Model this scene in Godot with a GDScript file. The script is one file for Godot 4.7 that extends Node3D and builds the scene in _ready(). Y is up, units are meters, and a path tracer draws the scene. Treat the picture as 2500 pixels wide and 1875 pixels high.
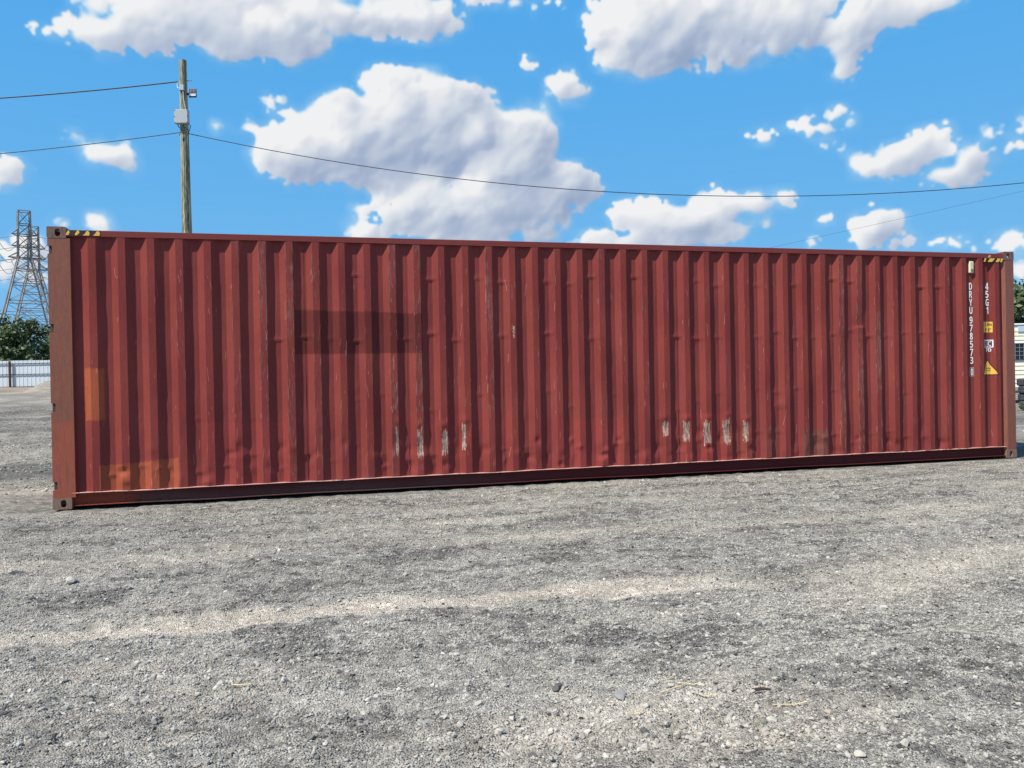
extends Node3D
# World frame: x runs along the container from its door end, y is up, z points from the container towards the camera. Metres.

const L := 12.192          # container length
const H := 2.896           # container height
const W := 2.438           # container width
const S0 := 0.3069         # first corrugation starts here
const PITCH := 0.2802      # one corrugation
const SLOPE := 0.0696
const FLAT := 0.0724
const ZO := -0.006         # outer face of the corrugation
const ZI := -0.042         # inner face
const WAVES := 42
const SUN_TOWARDS := Vector3(-2.4, 3.4, 1.0)

var used := {}
var rng := RandomNumberGenerator.new()
var mats := {}

# ---------------------------------------------------------------- small helpers
func numbered(called: String) -> String:
	var n: int = used.get(called, 0)
	used[called] = n + 1
	return called if n == 0 else "%s_%03d" % [called, n]

func thing(called: String, label: String, category: String, at := Vector3.ZERO, group := "") -> Node3D:
	var o := Node3D.new()
	o.name = numbered(called)
	add_child(o)
	o.position = at
	tag(o, label, category, group)
	return o

func tag(o: Node3D, label: String, category: String, group := "") -> void:
	o.set_meta("label", label)
	o.set_meta("category", category)
	if group != "":
		o.set_meta("group", group)

func part(parent: Node3D, called: String, mesh: Mesh, m: Material) -> MeshInstance3D:
	var o := MeshInstance3D.new()
	o.name = called if parent != self else numbered(called)
	o.mesh = mesh
	o.material_override = m
	o.cast_shadow = GeometryInstance3D.SHADOW_CASTING_SETTING_ON
	parent.add_child(o, true)
	return o

func structure(called: String, mesh: Mesh, m: Material) -> MeshInstance3D:
	var o := part(self, called, mesh, m)
	o.set_meta("kind", "structure")
	return o

func srgb(r: float, g: float, b: float) -> Color:
	return Color(r / 255.0, g / 255.0, b / 255.0)

func mat(called: String, c: Color, rough := 0.7, metal := 0.0, vertex := false) -> StandardMaterial3D:
	if mats.has(called):
		return mats[called]
	var m := StandardMaterial3D.new()
	m.resource_name = called
	m.albedo_color = c
	m.roughness = rough
	m.metallic = metal
	m.vertex_color_use_as_albedo = vertex
	m.cull_mode = BaseMaterial3D.CULL_DISABLED
	mats[called] = m
	return m

func noise(seed_: int, freq: float, octaves := 4, kind := FastNoiseLite.TYPE_SIMPLEX_SMOOTH) -> FastNoiseLite:
	var n := FastNoiseLite.new()
	n.seed = seed_
	n.noise_type = kind
	n.frequency = freq
	n.fractal_type = FastNoiseLite.FRACTAL_FBM
	n.fractal_octaves = octaves
	return n

func sstep(a: float, b: float, x: float) -> float:
	var t := clampf((x - a) / (b - a), 0.0, 1.0)
	return t * t * (3.0 - 2.0 * t)

# ---------------------------------------------------------------- mesh buffers
class Buf:
	var v := PackedVector3Array()
	var n := PackedVector3Array()
	var c := PackedColorArray()
	var uv := PackedVector2Array()
	var i := PackedInt32Array()
	func quad(a: Vector3, b: Vector3, c2: Vector3, d: Vector3, want := Vector3.ZERO) -> void:
		var nn := (b - a).cross(d - a)
		if nn.length_squared() < 1e-18:
			nn = (c2 - b).cross(d - b)
		nn = nn.normalized()
		if want != Vector3.ZERO and nn.dot(want) < 0.0:
			nn = -nn
		var k := v.size()
		v.append_array([a, b, c2, d])
		n.append_array([nn, nn, nn, nn])
		i.append_array([k, k + 1, k + 2, k, k + 2, k + 3])
	func tri(a: Vector3, b: Vector3, c2: Vector3, want := Vector3.ZERO) -> void:
		var nn := (b - a).cross(c2 - a).normalized()
		if want != Vector3.ZERO and nn.dot(want) < 0.0:
			nn = -nn
		var k := v.size()
		v.append_array([a, b, c2])
		n.append_array([nn, nn, nn])
		i.append_array([k, k + 1, k + 2])
	func box(lo: Vector3, hi: Vector3) -> void:
		bevel_box(lo, hi, 0.0)
	func bevel_box(lo: Vector3, hi: Vector3, b: float) -> void:
		# six inset faces, twelve edge strips, eight corner triangles
		var mid := (lo + hi) / 2.0
		for ax in 3:
			var a1 := (ax + 1) % 3
			var a2 := (ax + 2) % 3
			for s in [-1, 1]:
				var p := []
				for q in [[-1, -1], [1, -1], [1, 1], [-1, 1]]:
					var w := Vector3.ZERO
					w[ax] = hi[ax] if s > 0 else lo[ax]
					w[a1] = (hi[a1] - b) if q[0] > 0 else (lo[a1] + b)
					w[a2] = (hi[a2] - b) if q[1] > 0 else (lo[a2] + b)
					p.append(w)
				var nn := Vector3.ZERO
				nn[ax] = s
				quad(p[0], p[1], p[2], p[3], nn)
		if b <= 0.0:
			return
		for ax in 3:
			var a1 := (ax + 1) % 3
			var a2 := (ax + 2) % 3
			for s1 in [-1, 1]:
				for s2 in [-1, 1]:
					var p1 := Vector3.ZERO
					var p2 := Vector3.ZERO
					p1[a1] = hi[a1] if s1 > 0 else lo[a1]
					p1[a2] = (hi[a2] - b) if s2 > 0 else (lo[a2] + b)
					p2[a1] = (hi[a1] - b) if s1 > 0 else (lo[a1] + b)
					p2[a2] = hi[a2] if s2 > 0 else lo[a2]
					var q1 := p1
					var q2 := p2
					p1[ax] = lo[ax] + b
					p2[ax] = lo[ax] + b
					q1[ax] = hi[ax] - b
					q2[ax] = hi[ax] - b
					quad(p1, q1, q2, p2, (p1 + q2) / 2.0 - mid)
		for sx in [-1, 1]:
			for sy in [-1, 1]:
				for sz in [-1, 1]:
					var f := Vector3(hi.x if sx > 0 else lo.x, hi.y if sy > 0 else lo.y, hi.z if sz > 0 else lo.z)
					var g := f - Vector3(sx, sy, sz) * b
					tri(Vector3(f.x, g.y, g.z), Vector3(g.x, f.y, g.z), Vector3(g.x, g.y, f.z), f - mid)
	func prism(poly: PackedVector2Array, z0: float, z1: float, axis := 2) -> void:
		# a polygon extruded along axis 2 (z) or axis 1 (y, the polygon lies in x and z)
		var tris := Geometry2D.triangulate_polygon(poly)
		for z in [z0, z1]:
			var w := Vector3(0, 0, 1.0 if z == maxf(z0, z1) else -1.0) if axis == 2 else Vector3(0, 1.0 if z == maxf(z0, z1) else -1.0, 0)
			for t in range(0, tris.size(), 3):
				tri(at3(poly[tris[t]], z, axis), at3(poly[tris[t + 1]], z, axis), at3(poly[tris[t + 2]], z, axis), w)
		var cw := Geometry2D.is_polygon_clockwise(poly)
		for k in poly.size():
			var a := poly[k]
			var b := poly[(k + 1) % poly.size()]
			var e := (b - a).orthogonal() * (1.0 if cw else -1.0)
			quad(at3(a, z0, axis), at3(b, z0, axis), at3(b, z1, axis), at3(a, z1, axis), at3(e, 0.0, axis))
	func at3(p: Vector2, h: float, axis: int) -> Vector3:
		return Vector3(p.x, p.y, h) if axis == 2 else Vector3(p.x, h, p.y)
	func tube(pts: Array, radii: Array, sides := 6, caps := true) -> void:
		var k0 := v.size()
		var last := pts.size() - 1
		var side := Vector3.ZERO
		for p in pts.size():
			var d: Vector3 = (pts[mini(p + 1, last)] - pts[maxi(p - 1, 0)]).normalized()
			if side == Vector3.ZERO:
				side = d.cross(Vector3.UP if absf(d.y) < 0.9 else Vector3.RIGHT).normalized()
			side = (side - d * side.dot(d)).normalized()
			var up := side.cross(d)
			for s in sides:
				var a := TAU * s / sides
				var nn := side * cos(a) + up * sin(a)
				v.append(pts[p] + nn * float(radii[p]))
				n.append(nn)
		for p in last:
			for s in sides:
				var a := k0 + p * sides + s
				var b := k0 + p * sides + (s + 1) % sides
				i.append_array([a, b, b + sides, a, b + sides, a + sides])
		if caps:
			for e in [0, last]:
				var d2: Vector3 = (pts[1] - pts[0]).normalized() * -1.0 if e == 0 else (pts[last] - pts[last - 1]).normalized()
				var k := v.size()
				for s in sides:
					v.append(v[k0 + e * sides + s])
					n.append(d2)
				for s in range(1, sides - 1):
					i.append_array([k, k + s, k + s + 1])
	func done() -> ArrayMesh:
		# front faces run clockwise: turn every triangle to agree with its normals
		for k in range(0, i.size(), 3):
			var p := v[i[k]]
			if (v[i[k + 1]] - p).cross(v[i[k + 2]] - p).dot(n[i[k]] + n[i[k + 1]] + n[i[k + 2]]) > 0.0:
				var s := i[k + 1]
				i[k + 1] = i[k + 2]
				i[k + 2] = s
		var a := []
		a.resize(Mesh.ARRAY_MAX)
		a[Mesh.ARRAY_VERTEX] = v
		a[Mesh.ARRAY_NORMAL] = n
		if c.size() == v.size():
			a[Mesh.ARRAY_COLOR] = c
		if uv.size() == v.size():
			a[Mesh.ARRAY_TEX_UV] = uv
		a[Mesh.ARRAY_INDEX] = i
		var m := ArrayMesh.new()
		m.add_surface_from_arrays(Mesh.PRIMITIVE_TRIANGLES, a)
		return m

func box_mesh(lo: Vector3, hi: Vector3, b := 0.0) -> ArrayMesh:
	var f := Buf.new()
	f.bevel_box(lo, hi, b)
	return f.done()

func tube_mesh(pts: Array, r: float, sides := 6) -> ArrayMesh:
	var f := Buf.new()
	var rr := []
	rr.resize(pts.size())
	rr.fill(r)
	f.tube(pts, rr, sides)
	return f.done()

func sagging(a: Vector3, b: Vector3, sag: float, count := 24) -> Array:
	var p := []
	for k in count + 1:
		var t := float(k) / count
		p.append(a.lerp(b, t) - Vector3(0, 4.0 * sag * t * (1.0 - t), 0))
	return p

# ---------------------------------------------------------------- the run
func _ready() -> void:
	rng.seed = 77
	camera_and_light()
	print("sky ", Time.get_ticks_msec())
	make_sky()
	print("ground ", Time.get_ticks_msec())
	make_ground()
	print("container ", Time.get_ticks_msec())
	make_container()
	print("far ", Time.get_ticks_msec())
	make_pole_and_wires()
	make_fence_and_left_trees()
	make_towers()
	make_right_yard()
	print("stones ", Time.get_ticks_msec())
	make_stones()
	print("done ", Time.get_ticks_msec())

var env: Environment

func camera_and_light() -> void:
	var cam := Camera3D.new()
	cam.name = "camera"
	add_child(cam)
	cam.position = Vector3(2.579, 1.233, 8.891)
	cam.rotation = Vector3(-0.0050, -0.2517, -0.0201)
	cam.fov = 52.35
	cam.near = 0.05
	cam.far = 3000.0
	cam.current = true
	env = Environment.new()
	env.background_mode = Environment.BG_SKY
	env.tonemap_mode = Environment.TONE_MAPPER_LINEAR
	env.tonemap_exposure = 1.45
	env.background_energy_multiplier = 0.62
	env.sdfgi_enabled = true
	env.ssao_enabled = true
	env.ssil_enabled = true
	var we := WorldEnvironment.new()
	we.name = "world_environment"
	we.environment = env
	add_child(we)
	var sun := DirectionalLight3D.new()
	sun.name = "sun"
	add_child(sun)
	sun.light_energy = 1.6
	sun.light_color = srgb(255, 246, 230)
	sun.light_angular_distance = 0.5
	sun.shadow_enabled = true
	sun.look_at_from_position(SUN_TOWARDS.normalized() * 50.0, Vector3.ZERO)

# ---------------------------------------------------------------- sky
# Cumulus clouds: centre azimuth (0 is -z, growing towards +x), elevation, half width, half height, in degrees.
const CLOUDS := [
	6.9, 18.6, 5.5, 3.1, 9.9, 18.0, 4.0, 3.0, 3.2, 17.3, 3.9, 2.7, -0.7, 15.9, 3.2, 2.1, 1.2, 15.6, 2.9, 1.5, -2.5, 15.8, 1.5, 1.3, 6.1, 15.6, 5.0, 2.2, 12.6, 19.1, 1.3, 1.6,
	14.6, 16.2, 3.4, 2.8, 16.3, 17.7, 2.0, 1.8, 11.1, 12.8, 6.7, 2.3, 6.4, 11.9, 3.7, 1.4, 16.5, 13.6, 4.2, 2.2, 12.8, 11.1, 6.1, 1.6, 19.4, 13.8, 1.7, 1.0, 3.7, 10.7, 1.5, 0.6,
	18.8, 20.3, 2.1, 1.1, -12.3, 21.9, 3.4, 0.8, -9.2, 23.6, 5.4, 1.6, -3.0, 24.1, 6.2, 1.6, -4.8, 22.7, 3.3, 1.0, -1.1, 22.7, 2.2, 1.0, 4.7, 24.8, 5.9, 1.4, 8.0, 24.7, 3.5, 1.4,
	3.4, 26.7, 13.5, 1.6, -6.8, 25.5, 8.8, 1.3, -16.7, 21.6, 0.6, 0.3, 24.8, 23.4, 4.6, 2.5, 28.0, 24.2, 8.0, 2.2, 34.2, 23.2, 7.5, 1.9, 31.2, 21.9, 6.2, 1.4, 24.1, 22.1, 3.3, 1.4,
	38.0, 21.5, 1.7, 1.6, 41.4, 22.4, 2.8, 0.8, 37.8, 19.6, 0.8, 0.7, 16.1, 25.7, 1.7, 0.4, 32.8, 25.5, 12.7, 1.6, 24.0, 11.6, 3.0, 1.2, 27.1, 10.9, 4.2, 1.3, 31.0, 11.8, 3.1, 0.7,
	25.8, 10.0, 5.2, 0.8, 21.5, 9.9, 2.3, 0.4, 28.9, 12.4, 1.3, 0.7, 33.9, 12.0, 0.8, 0.3, 40.7, 13.7, 3.0, 1.2, 42.3, 14.2, 1.6, 0.8, 44.1, 12.4, 1.7, 0.8, 45.0, 13.0, 0.6, 0.8,
	43.0, 15.1, 0.9, 0.4, 36.2, 16.5, 1.8, 0.6, 37.4, 17.1, 0.9, 0.4, 32.3, 16.2, 0.9, 0.4, 37.0, 15.0, 0.7, 0.3, 39.5, 9.8, 1.3, 1.0, 39.9, 8.8, 1.7, 0.6, 46.7, 13.4, 0.9, 0.3,
	46.0, 14.6, 0.7, 0.4, 47.8, 14.7, 0.4, 0.4, 32.5, 10.4, 0.6, 0.4, 36.2, 10.5, 0.4, 0.3, 35.5, 9.0, 0.5, 0.3, 47.4, 7.8, 1.1, 0.6, 45.5, 7.8, 1.5, 0.3, 43.5, 8.3, 0.8, 0.2,
	-14.3, 15.7, 0.8, 0.4, -12.4, 14.7, 1.4, 0.8, -11.8, 15.3, 0.5, 0.5, -18.4, 13.2, 0.6, 0.9, -14.2, 10.5, 1.4, 0.6, -1.9, 18.9, 1.1, 0.6, -3.9, 17.5, 0.7, 0.5, -6.0, 17.2, 0.4, 0.3,
	15.9, 22.0, 0.7, 0.4, -17.2, 8.7, 1.5, 0.7, -18.0, 7.2, 1.9, 0.6, 47.7, 5.6, 0.9, 1.1, -21.9, 15.9, 2.6, 1.5, -24.2, 18.6, 3.3, 1.4, -21.4, 11.3, 2.0, 1.1, 52.5, 16.0, 3.1, 1.5,
	56.1, 11.0, 2.7, 1.7, 53.7, 8.2, 2.2, 0.9, 59.7, 15.5, 3.4, 1.8, -27.1, 13.0, 3.0, 1.9,
]

func sky_blue(el: float) -> Color:
	# clear afternoon air: pale at the horizon, deeper with height
	var t := pow(clampf(el / 90.0, 0.0, 1.0), 0.42)
	var low := Color(0.68, 0.87, 1.0)
	var mid := Color(0.345, 0.69, 0.965)
	var top := Color(0.19, 0.49, 0.83)
	return low.lerp(mid, t / 0.6) if t < 0.6 else mid.lerp(top, (t - 0.6) / 0.4)

func make_sky() -> void:
	var wide := 4096
	var high := 2048
	var per := wide / 360.0
	var strip := Image.create_empty(1, high, false, Image.FORMAT_RGB8)
	for y in high:
		strip.set_pixel(0, y, sky_blue(maxf(90.0 - 180.0 * (y + 0.5) / high, 0.0)))
	strip.resize(wide, high, Image.INTERPOLATE_NEAREST)
	var img := strip
	img.convert(Image.FORMAT_RGBA8)
	# the rest of the sky carries the same scattered cumulus, drawn coarser
	var rest := []
	var r := RandomNumberGenerator.new()
	r.seed = 61
	for k in 46:
		var az := r.randf_range(68.0, 296.0)
		var el := 4.0 + 58.0 * pow(r.randf(), 1.5)
		var big := r.randf_range(1.5, 7.5) * (0.5 + el / 40.0)
		for q in r.randi_range(2, 6):
			rest.append_array([az + r.randfn() * big * 0.9, el + r.randfn() * big * 0.25, big * r.randf_range(0.4, 1.0), big * r.randf_range(0.22, 0.45)])
	var far := cloud_layer(rest, 688, 214, wide / 360.0 / 4.0, 60.0, 75.0, 71)
	far.resize(688 * 4, 214 * 4, Image.INTERPOLATE_CUBIC)
	# the part of the sky over the yard, drawn finely
	var w := 1280
	var h := 448
	var near := cloud_layer(CLOUDS, w, h, per, -50.0, 38.0, 81)
	# column 0 of a panorama looks along -z; az 60 lies at column 683
	img.blend_rect(far, Rect2i(0, 0, 688 * 4, 214 * 4), Vector2i(683, int(15.0 * per)))
	var left := int(50.0 * per)
	var top := int(52.0 * per)
	var rows := mini(h, high / 2 - top)
	img.blend_rect(near, Rect2i(0, 0, left, rows), Vector2i(wide - left, top))
	img.blend_rect(near, Rect2i(left, 0, w - left, rows), Vector2i(0, top))
	img.convert(Image.FORMAT_RGB8)
	var pm := PanoramaSkyMaterial.new()
	pm.panorama = ImageTexture.create_from_image(img)
	var sky := Sky.new()
	sky.sky_material = pm
	env.sky = sky

func smeared(a: PackedFloat32Array, w: int, h: int, halvings: int) -> PackedFloat32Array:
	var i := Image.create_from_data(w, h, false, Image.FORMAT_RF, a.to_byte_array())
	for k in halvings:
		i.resize(maxi(1, i.get_width() / 2), maxi(1, i.get_height() / 2), Image.INTERPOLATE_BILINEAR)
	i.resize(w, h, Image.INTERPOLATE_CUBIC)
	return i.get_data().to_float32_array()

func cloud_layer(list: Array, w: int, h: int, per: float, az0: float, el1: float, seed_: int) -> Image:
	# every cloud is a heap of round billows; the top of the heap gives its lit relief
	var high := PackedFloat32Array()
	var body := PackedFloat32Array()
	high.resize(w * h)
	body.resize(w * h)
	var r := RandomNumberGenerator.new()
	r.seed = seed_
	for k in range(0, list.size(), 4):
		var cx: float = (list[k] - az0) * per
		var cy: float = (el1 - list[k + 1]) * per
		var rx: float = list[k + 2] * per
		var ry: float = list[k + 3] * per
		var grow := 1.06 if ry > 12.0 else 1.38
		rx *= grow
		ry *= grow
		var n := clampi(int(rx * ry / 22.0), 5, 64)
		for q in (n * 4 if ry > 16.0 else n * 2):
			var a := r.randf() * TAU
			var x: float
			var y: float
			var pr: float
			var zc: float
			if q < n:
				var rho := sqrt(r.randf()) * 0.92
				pr = ry * r.randf_range(0.22, 0.5) * (1.0 - 0.45 * rho) * (1.0 if ry > 16.0 else 1.7)
				x = cx + cos(a) * rho * (rx - pr * 0.6)
				y = cy + sin(a) * rho * (ry - pr * 0.6)
				zc = ry * 0.8 * sqrt(1.0 - rho * rho) - pr * 0.3
			else:
				var rho := pow(r.randf(), 0.35)
				pr = maxf(2.2, ry * r.randf_range(0.06, 0.17))
				x = cx + cos(a) * rho * rx * 0.95
				y = cy + sin(a) * rho * ry * 0.95
				var xi := int(x)
				var yi := int(y)
				if xi < 0 or yi < 0 or xi >= w or yi >= h:
					continue
				zc = high[yi * w + xi] - pr * 0.35
			var y0 := maxi(0, int(y - pr * 0.85))
			var y1 := mini(h, int(y + pr * 0.85) + 2)
			var x0 := maxi(0, int(x - pr))
			var x1 := mini(w, int(x + pr) + 2)
			for py in range(y0, y1):
				var dy := (py - y) / 0.85
				var left := pr * pr - dy * dy
				if left <= 0.0:
					continue
				var at := py * w + x0
				for px in range(x0, x1):
					var s := left - (px - x) * (px - x)
					if s > 0.0:
						s = sqrt(s)
						body[at] += s * 0.083
						if zc + s > high[at]:
							high[at] = zc + s
					at += 1
	var f1 := noise(seed_ + 1, 0.022, 6).get_image(w, h, false, false, false).get_data()
	var f2 := noise(seed_ + 2, 0.075, 5).get_image(w, h, false, false, false).get_data()
	var f3 := noise(seed_ + 3, 0.011, 3).get_image(w, h, false, false, false).get_data()
	var mask := PackedFloat32Array()
	mask.resize(w * h)
	for k in w * h:
		if high[k] > 0.0:
			mask[k] = 1.0
			body[k] = minf(body[k], 3.0)
	var fine := smeared(high, w, h, 2)
	for k in w * h:
		if mask[k] > 0.0:
			fine[k] += (f2[k] - 128) * 0.012 + (f1[k] - 128) * 0.032
	var broad := smeared(high, w, h, 4)
	var thick := smeared(body, w, h, 3)
	var e1 := smeared(mask, w, h, 1)
	var e2 := smeared(mask, w, h, 3)
	var out := PackedByteArray()
	out.resize(w * h * 4)
	var back := [Vector2i(4, 4), Vector2i(10, 10), Vector2i(18, 19), Vector2i(29, 30), Vector2i(44, 46)]
	for y in h:
		for x in w:
			var at := y * w + x
			var o := at * 4
			if e2[at] < 0.02:
				out[o] = 250
				out[o + 1] = 252
				out[o + 2] = 255
				continue
			var n1 := f1[at] / 255.0 - 0.5
			var n2 := f2[at] / 255.0 - 0.5
			var soft := clampf((f3[at] / 255.0 - 0.36) * 3.0, 0.0, 1.0)
			var e := e1[at] * (1.0 - 0.75 * soft) + e2[at] * 0.75 * soft
			var v := e + (n1 * 0.95 + n2 * 0.6) * (1.0 - clampf((e2[at] - 0.55) * 2.5, 0.0, 1.0)) - 0.22 + 0.9 * clampf((e2[at] - 0.60) * 2.6, 0.0, 1.0)
			# thin vapour hangs about the billows
			var veil := 0.42 * clampf(e2[at] * 1.8, 0.0, 1.0) * clampf(0.45 + n1 * 1.6 + n2 * 0.5, 0.0, 1.0)
			if v <= 0.0 and veil <= 0.01:
				out[o] = 250
				out[o + 1] = 252
				out[o + 2] = 255
				continue
			var a := clampf(v / (0.62 + 0.85 * soft), 0.0, 1.0)
			var xl := maxi(x - 2, 0)
			var xr := mini(x + 2, w - 1)
			var yu := maxi(y - 2, 0) * w
			var yd := mini(y + 2, h - 1) * w
			var gx := (fine[y * w + xr] - fine[y * w + xl]) * 0.2
			var gy := (fine[yd + x] - fine[yu + x]) * 0.2
			var small := (0.62 * gx + 0.62 * gy + 0.48) / sqrt(gx * gx + gy * gy + 1.0)
			xl = maxi(x - 6, 0)
			xr = mini(x + 6, w - 1)
			yu = maxi(y - 6, 0) * w
			yd = mini(y + 6, h - 1) * w
			gx = (broad[y * w + xr] - broad[y * w + xl]) * 0.1667
			gy = (broad[yd + x] - broad[yu + x]) * 0.1667
			var large := (0.62 * gx + 0.62 * gy + 0.48) / sqrt(gx * gx + gy * gy + 1.0)
			var tau := 0.0
			for b in back:
				if x >= b.x and y >= b.y:
					tau += minf(thick[at - b.y * w - b.x], 2.0)
			var bright := clampf(0.42 + 0.17 * small + 0.50 * large + 0.32 * exp(-tau * 0.30) - 0.10 * clampf(thick[at] - 1.0, 0.0, 1.5) + n1 * 0.22, 0.0, 1.0)
			out[o] = int(lerpf(158.0, 255.0, bright))
			out[o + 1] = int(lerpf(176.0, 255.0, bright))
			out[o + 2] = int(lerpf(208.0, 255.0, bright))
			out[o + 3] = int(250.0 * maxf(a * a * (3.0 - 2.0 * a), veil))
	return Image.create_from_data(w, h, false, Image.FORMAT_RGBA8, out)

# ---------------------------------------------------------------- ground
var g_low := noise(31, 0.42, 3)
var g_mid := noise(32, 2.1, 3)
var g_fine := noise(33, 9.0, 2)
var g_patch := noise(34, 0.55, 4)
var g_patch2 := noise(35, 1.9, 4)
var g_grit := noise(36, 7.0, 3)
var g_rut := noise(37, 1.0, 4)

func ground_h(x: float, z: float) -> float:
	var far := maxf(absf(x - 4.0) - 30.0, absf(z) - 40.0)
	var rough := 1.0 - sstep(0.0, 60.0, far)
	var h := (g_low.get_noise_2d(x, z) * 0.035 + g_mid.get_noise_2d(x, z) * 0.016) * rough
	if absf(x - 4.0) < 16.0 and z > -20.0 and z < 9.0:
		h += g_fine.get_noise_2d(x, z) * 0.012 + g_grit.get_noise_2d(x * 3.0, z * 3.0) * 0.007
	if z > -30.0 and z < 9.0:
		# long low ridges that tyres left, all running the same way
		h += g_rut.get_noise_2d(x * 0.22, z * 2.3 - x * 0.10) * 0.026
	# shallow wheel tracks that run past the container
	h -= 0.020 * exp(-pow((z - track_z(x)) / 0.16, 2.0)) * sstep(6.2, 4.0, x)
	h -= 0.014 * exp(-pow((z - track_z(x) + 1.75) / 0.20, 2.0))
	# levelled bed under the container
	var dx := maxf(maxf(-0.1 - x, x - 12.3), 0.0)
	var dz := maxf(maxf(-2.55 - z, z - 0.06), 0.0)
	var near := sqrt(dx * dx + dz * dz)
	h = lerpf(-0.014 + 0.012 * g_mid.get_noise_2d(x * 2.0, 7.0), h, sstep(0.0, 0.5, near))
	# gravel pushed up against the foot of the rail here and there
	h += 0.030 * maxf(0.0, g_mid.get_noise_2d(x * 0.8, 31.0) - 0.05) * exp(-pow((z - 0.20) / 0.12, 2.0)) * sstep(-0.3, 0.4, x) * sstep(12.4, 11.9, x)
	# the yard climbs a little towards the fence
	h += 1.38 * pow(clampf((-z - 6.0) / 49.0, 0.0, 1.1), 1.6) * (1.0 - sstep(-4.0, 14.0, x))
	return h

func track_z(x: float) -> float:
	return 4.46 + 0.055 * (x - 1.0) + 0.05 * sin(x * 1.3)

const DARK := [[2.74, 2.69, 0.75, 0.16], [4.84, 2.23, 1.0, 0.20], [5.54, 4.55, 0.5, 0.25], [1.75, 5.75, 0.6, 0.30], [5.0, 6.1, 0.5, 0.45], [2.55, 5.2, 0.45, 0.22], [3.4, 6.75, 0.9, 0.16], [3.9, 5.45, 0.5, 0.2], [1.5, 3.9, 0.8, 0.25], [2.4, 6.6, 0.6, 0.3], [4.6, 3.8, 0.7, 0.2], [3.2, 3.2, 0.7, 0.18], [-3.0, -4.0, 6.0, 1.2], [-9.0, -26.0, 9.0, 3.0], [6.4, 3.2, 0.8, 0.2]]
const PALE := [[3.5, 6.25, 0.75, 0.22], [4.1, 6.5, 0.5, 0.2], [5.75, 5.04, 0.5, 0.3], [6.5, 4.7, 0.9, 0.3], [2.9, 6.95, 0.6, 0.12], [3.93, 2.1, 1.2, 0.10], [1.6, 5.15, 0.5, 0.12], [-3.0, -1.5, 3.0, 0.5], [-5.0, -8.0, 5.0, 1.0], [-17.0, -54.0, 9.0, 2.6]]

func spots(list: Array, x: float, z: float) -> float:
	var s := 0.0
	for p in list:
		var a: float = (x - p[0]) / p[2]
		var b: float = (z - p[1]) / p[3]
		var q := a * a + b * b
		if q < 6.0:
			s += exp(-q)
	return s

# how dark (crushed asphalt) and how sandy (pale dust) the yard is at a spot
func ground_mix(x: float, z: float) -> Vector2:
	var n := g_patch.get_noise_2d(x * 0.6, z * 1.7)
	var m := g_patch2.get_noise_2d(x * 0.7, z * 1.5)
	var g := g_grit.get_noise_2d(x * 1.0, z * 1.6 + 40.0)
	var dark := sstep(0.18, 0.62, spots(DARK, x, z) * 0.42 + n * 0.35 + m * 1.05 + g * 0.95 + 0.02)
	var off := absf(z - track_z(x) + m * 0.09 + g * 0.05)
	var track := sstep(1.0, 0.62, off / (0.215 + 0.07 * n)) * sstep(5.8, 4.0, x + m * 0.5)
	var track2 := 0.35 * exp(-pow((z - track_z(x) + 1.75 + m * 0.2) / 0.22, 2.0))
	var sand := clampf(track * 1.1 + track2 + spots(PALE, x, z) * 0.55 + maxf(0.0, -n - 0.15) * 0.8 + m * 0.2 + g * 0.15, 0.0, 1.0)
	return Vector2(dark * (1.0 - sand * 0.8), sand)

func ground_color(x: float, z: float, q: Vector2) -> Color:
	var c := Color(0.352, 0.338, 0.304)
	c = c.lerp(Color(0.140, 0.137, 0.132), q.x)
	c = c.lerp(Color(0.60, 0.540, 0.458), q.y)
	if z < -2.0:
		var far := g_patch.get_noise_2d(x * 0.10 + 50.0, z * 0.45)
		c = c.lerp(Color(0.42, 0.375, 0.31), sstep(1.0, -1.0, x) * 0.35)
		c = c.lerp(Color(0.15, 0.148, 0.142), clampf(far * 2.2, 0.0, 0.65))
	if z < -30.0:
		c = c.lerp(Color(0.40, 0.31, 0.235), sstep(-44.0, -56.0, z) * 0.8)
	var g := 1.0 + g_grit.get_noise_2d(x, z) * (0.5 - 0.3 * q.y) + g_rut.get_noise_2d(x * 0.8 + 9.0, z * 2.4) * 0.30
	return Color(c.r * g, c.g * g, c.b * g)

func spaced(lo: float, hi: float, step: float, out_lo: float, out_hi: float, grow := 1.16) -> PackedFloat32Array:
	var a := PackedFloat32Array()
	var left := []
	var s := step
	var x := lo
	while x > out_lo:
		s *= grow if x > -45.0 else 1.16
		x -= s
		left.append(x)
	left.reverse()
	for q in left:
		a.append(q)
	x = lo
	while x < hi:
		a.append(x)
		x += step
	s = step
	while x < out_hi:
		a.append(x)
		s *= 1.16
		x += s
	a.append(x)
	return a

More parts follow.
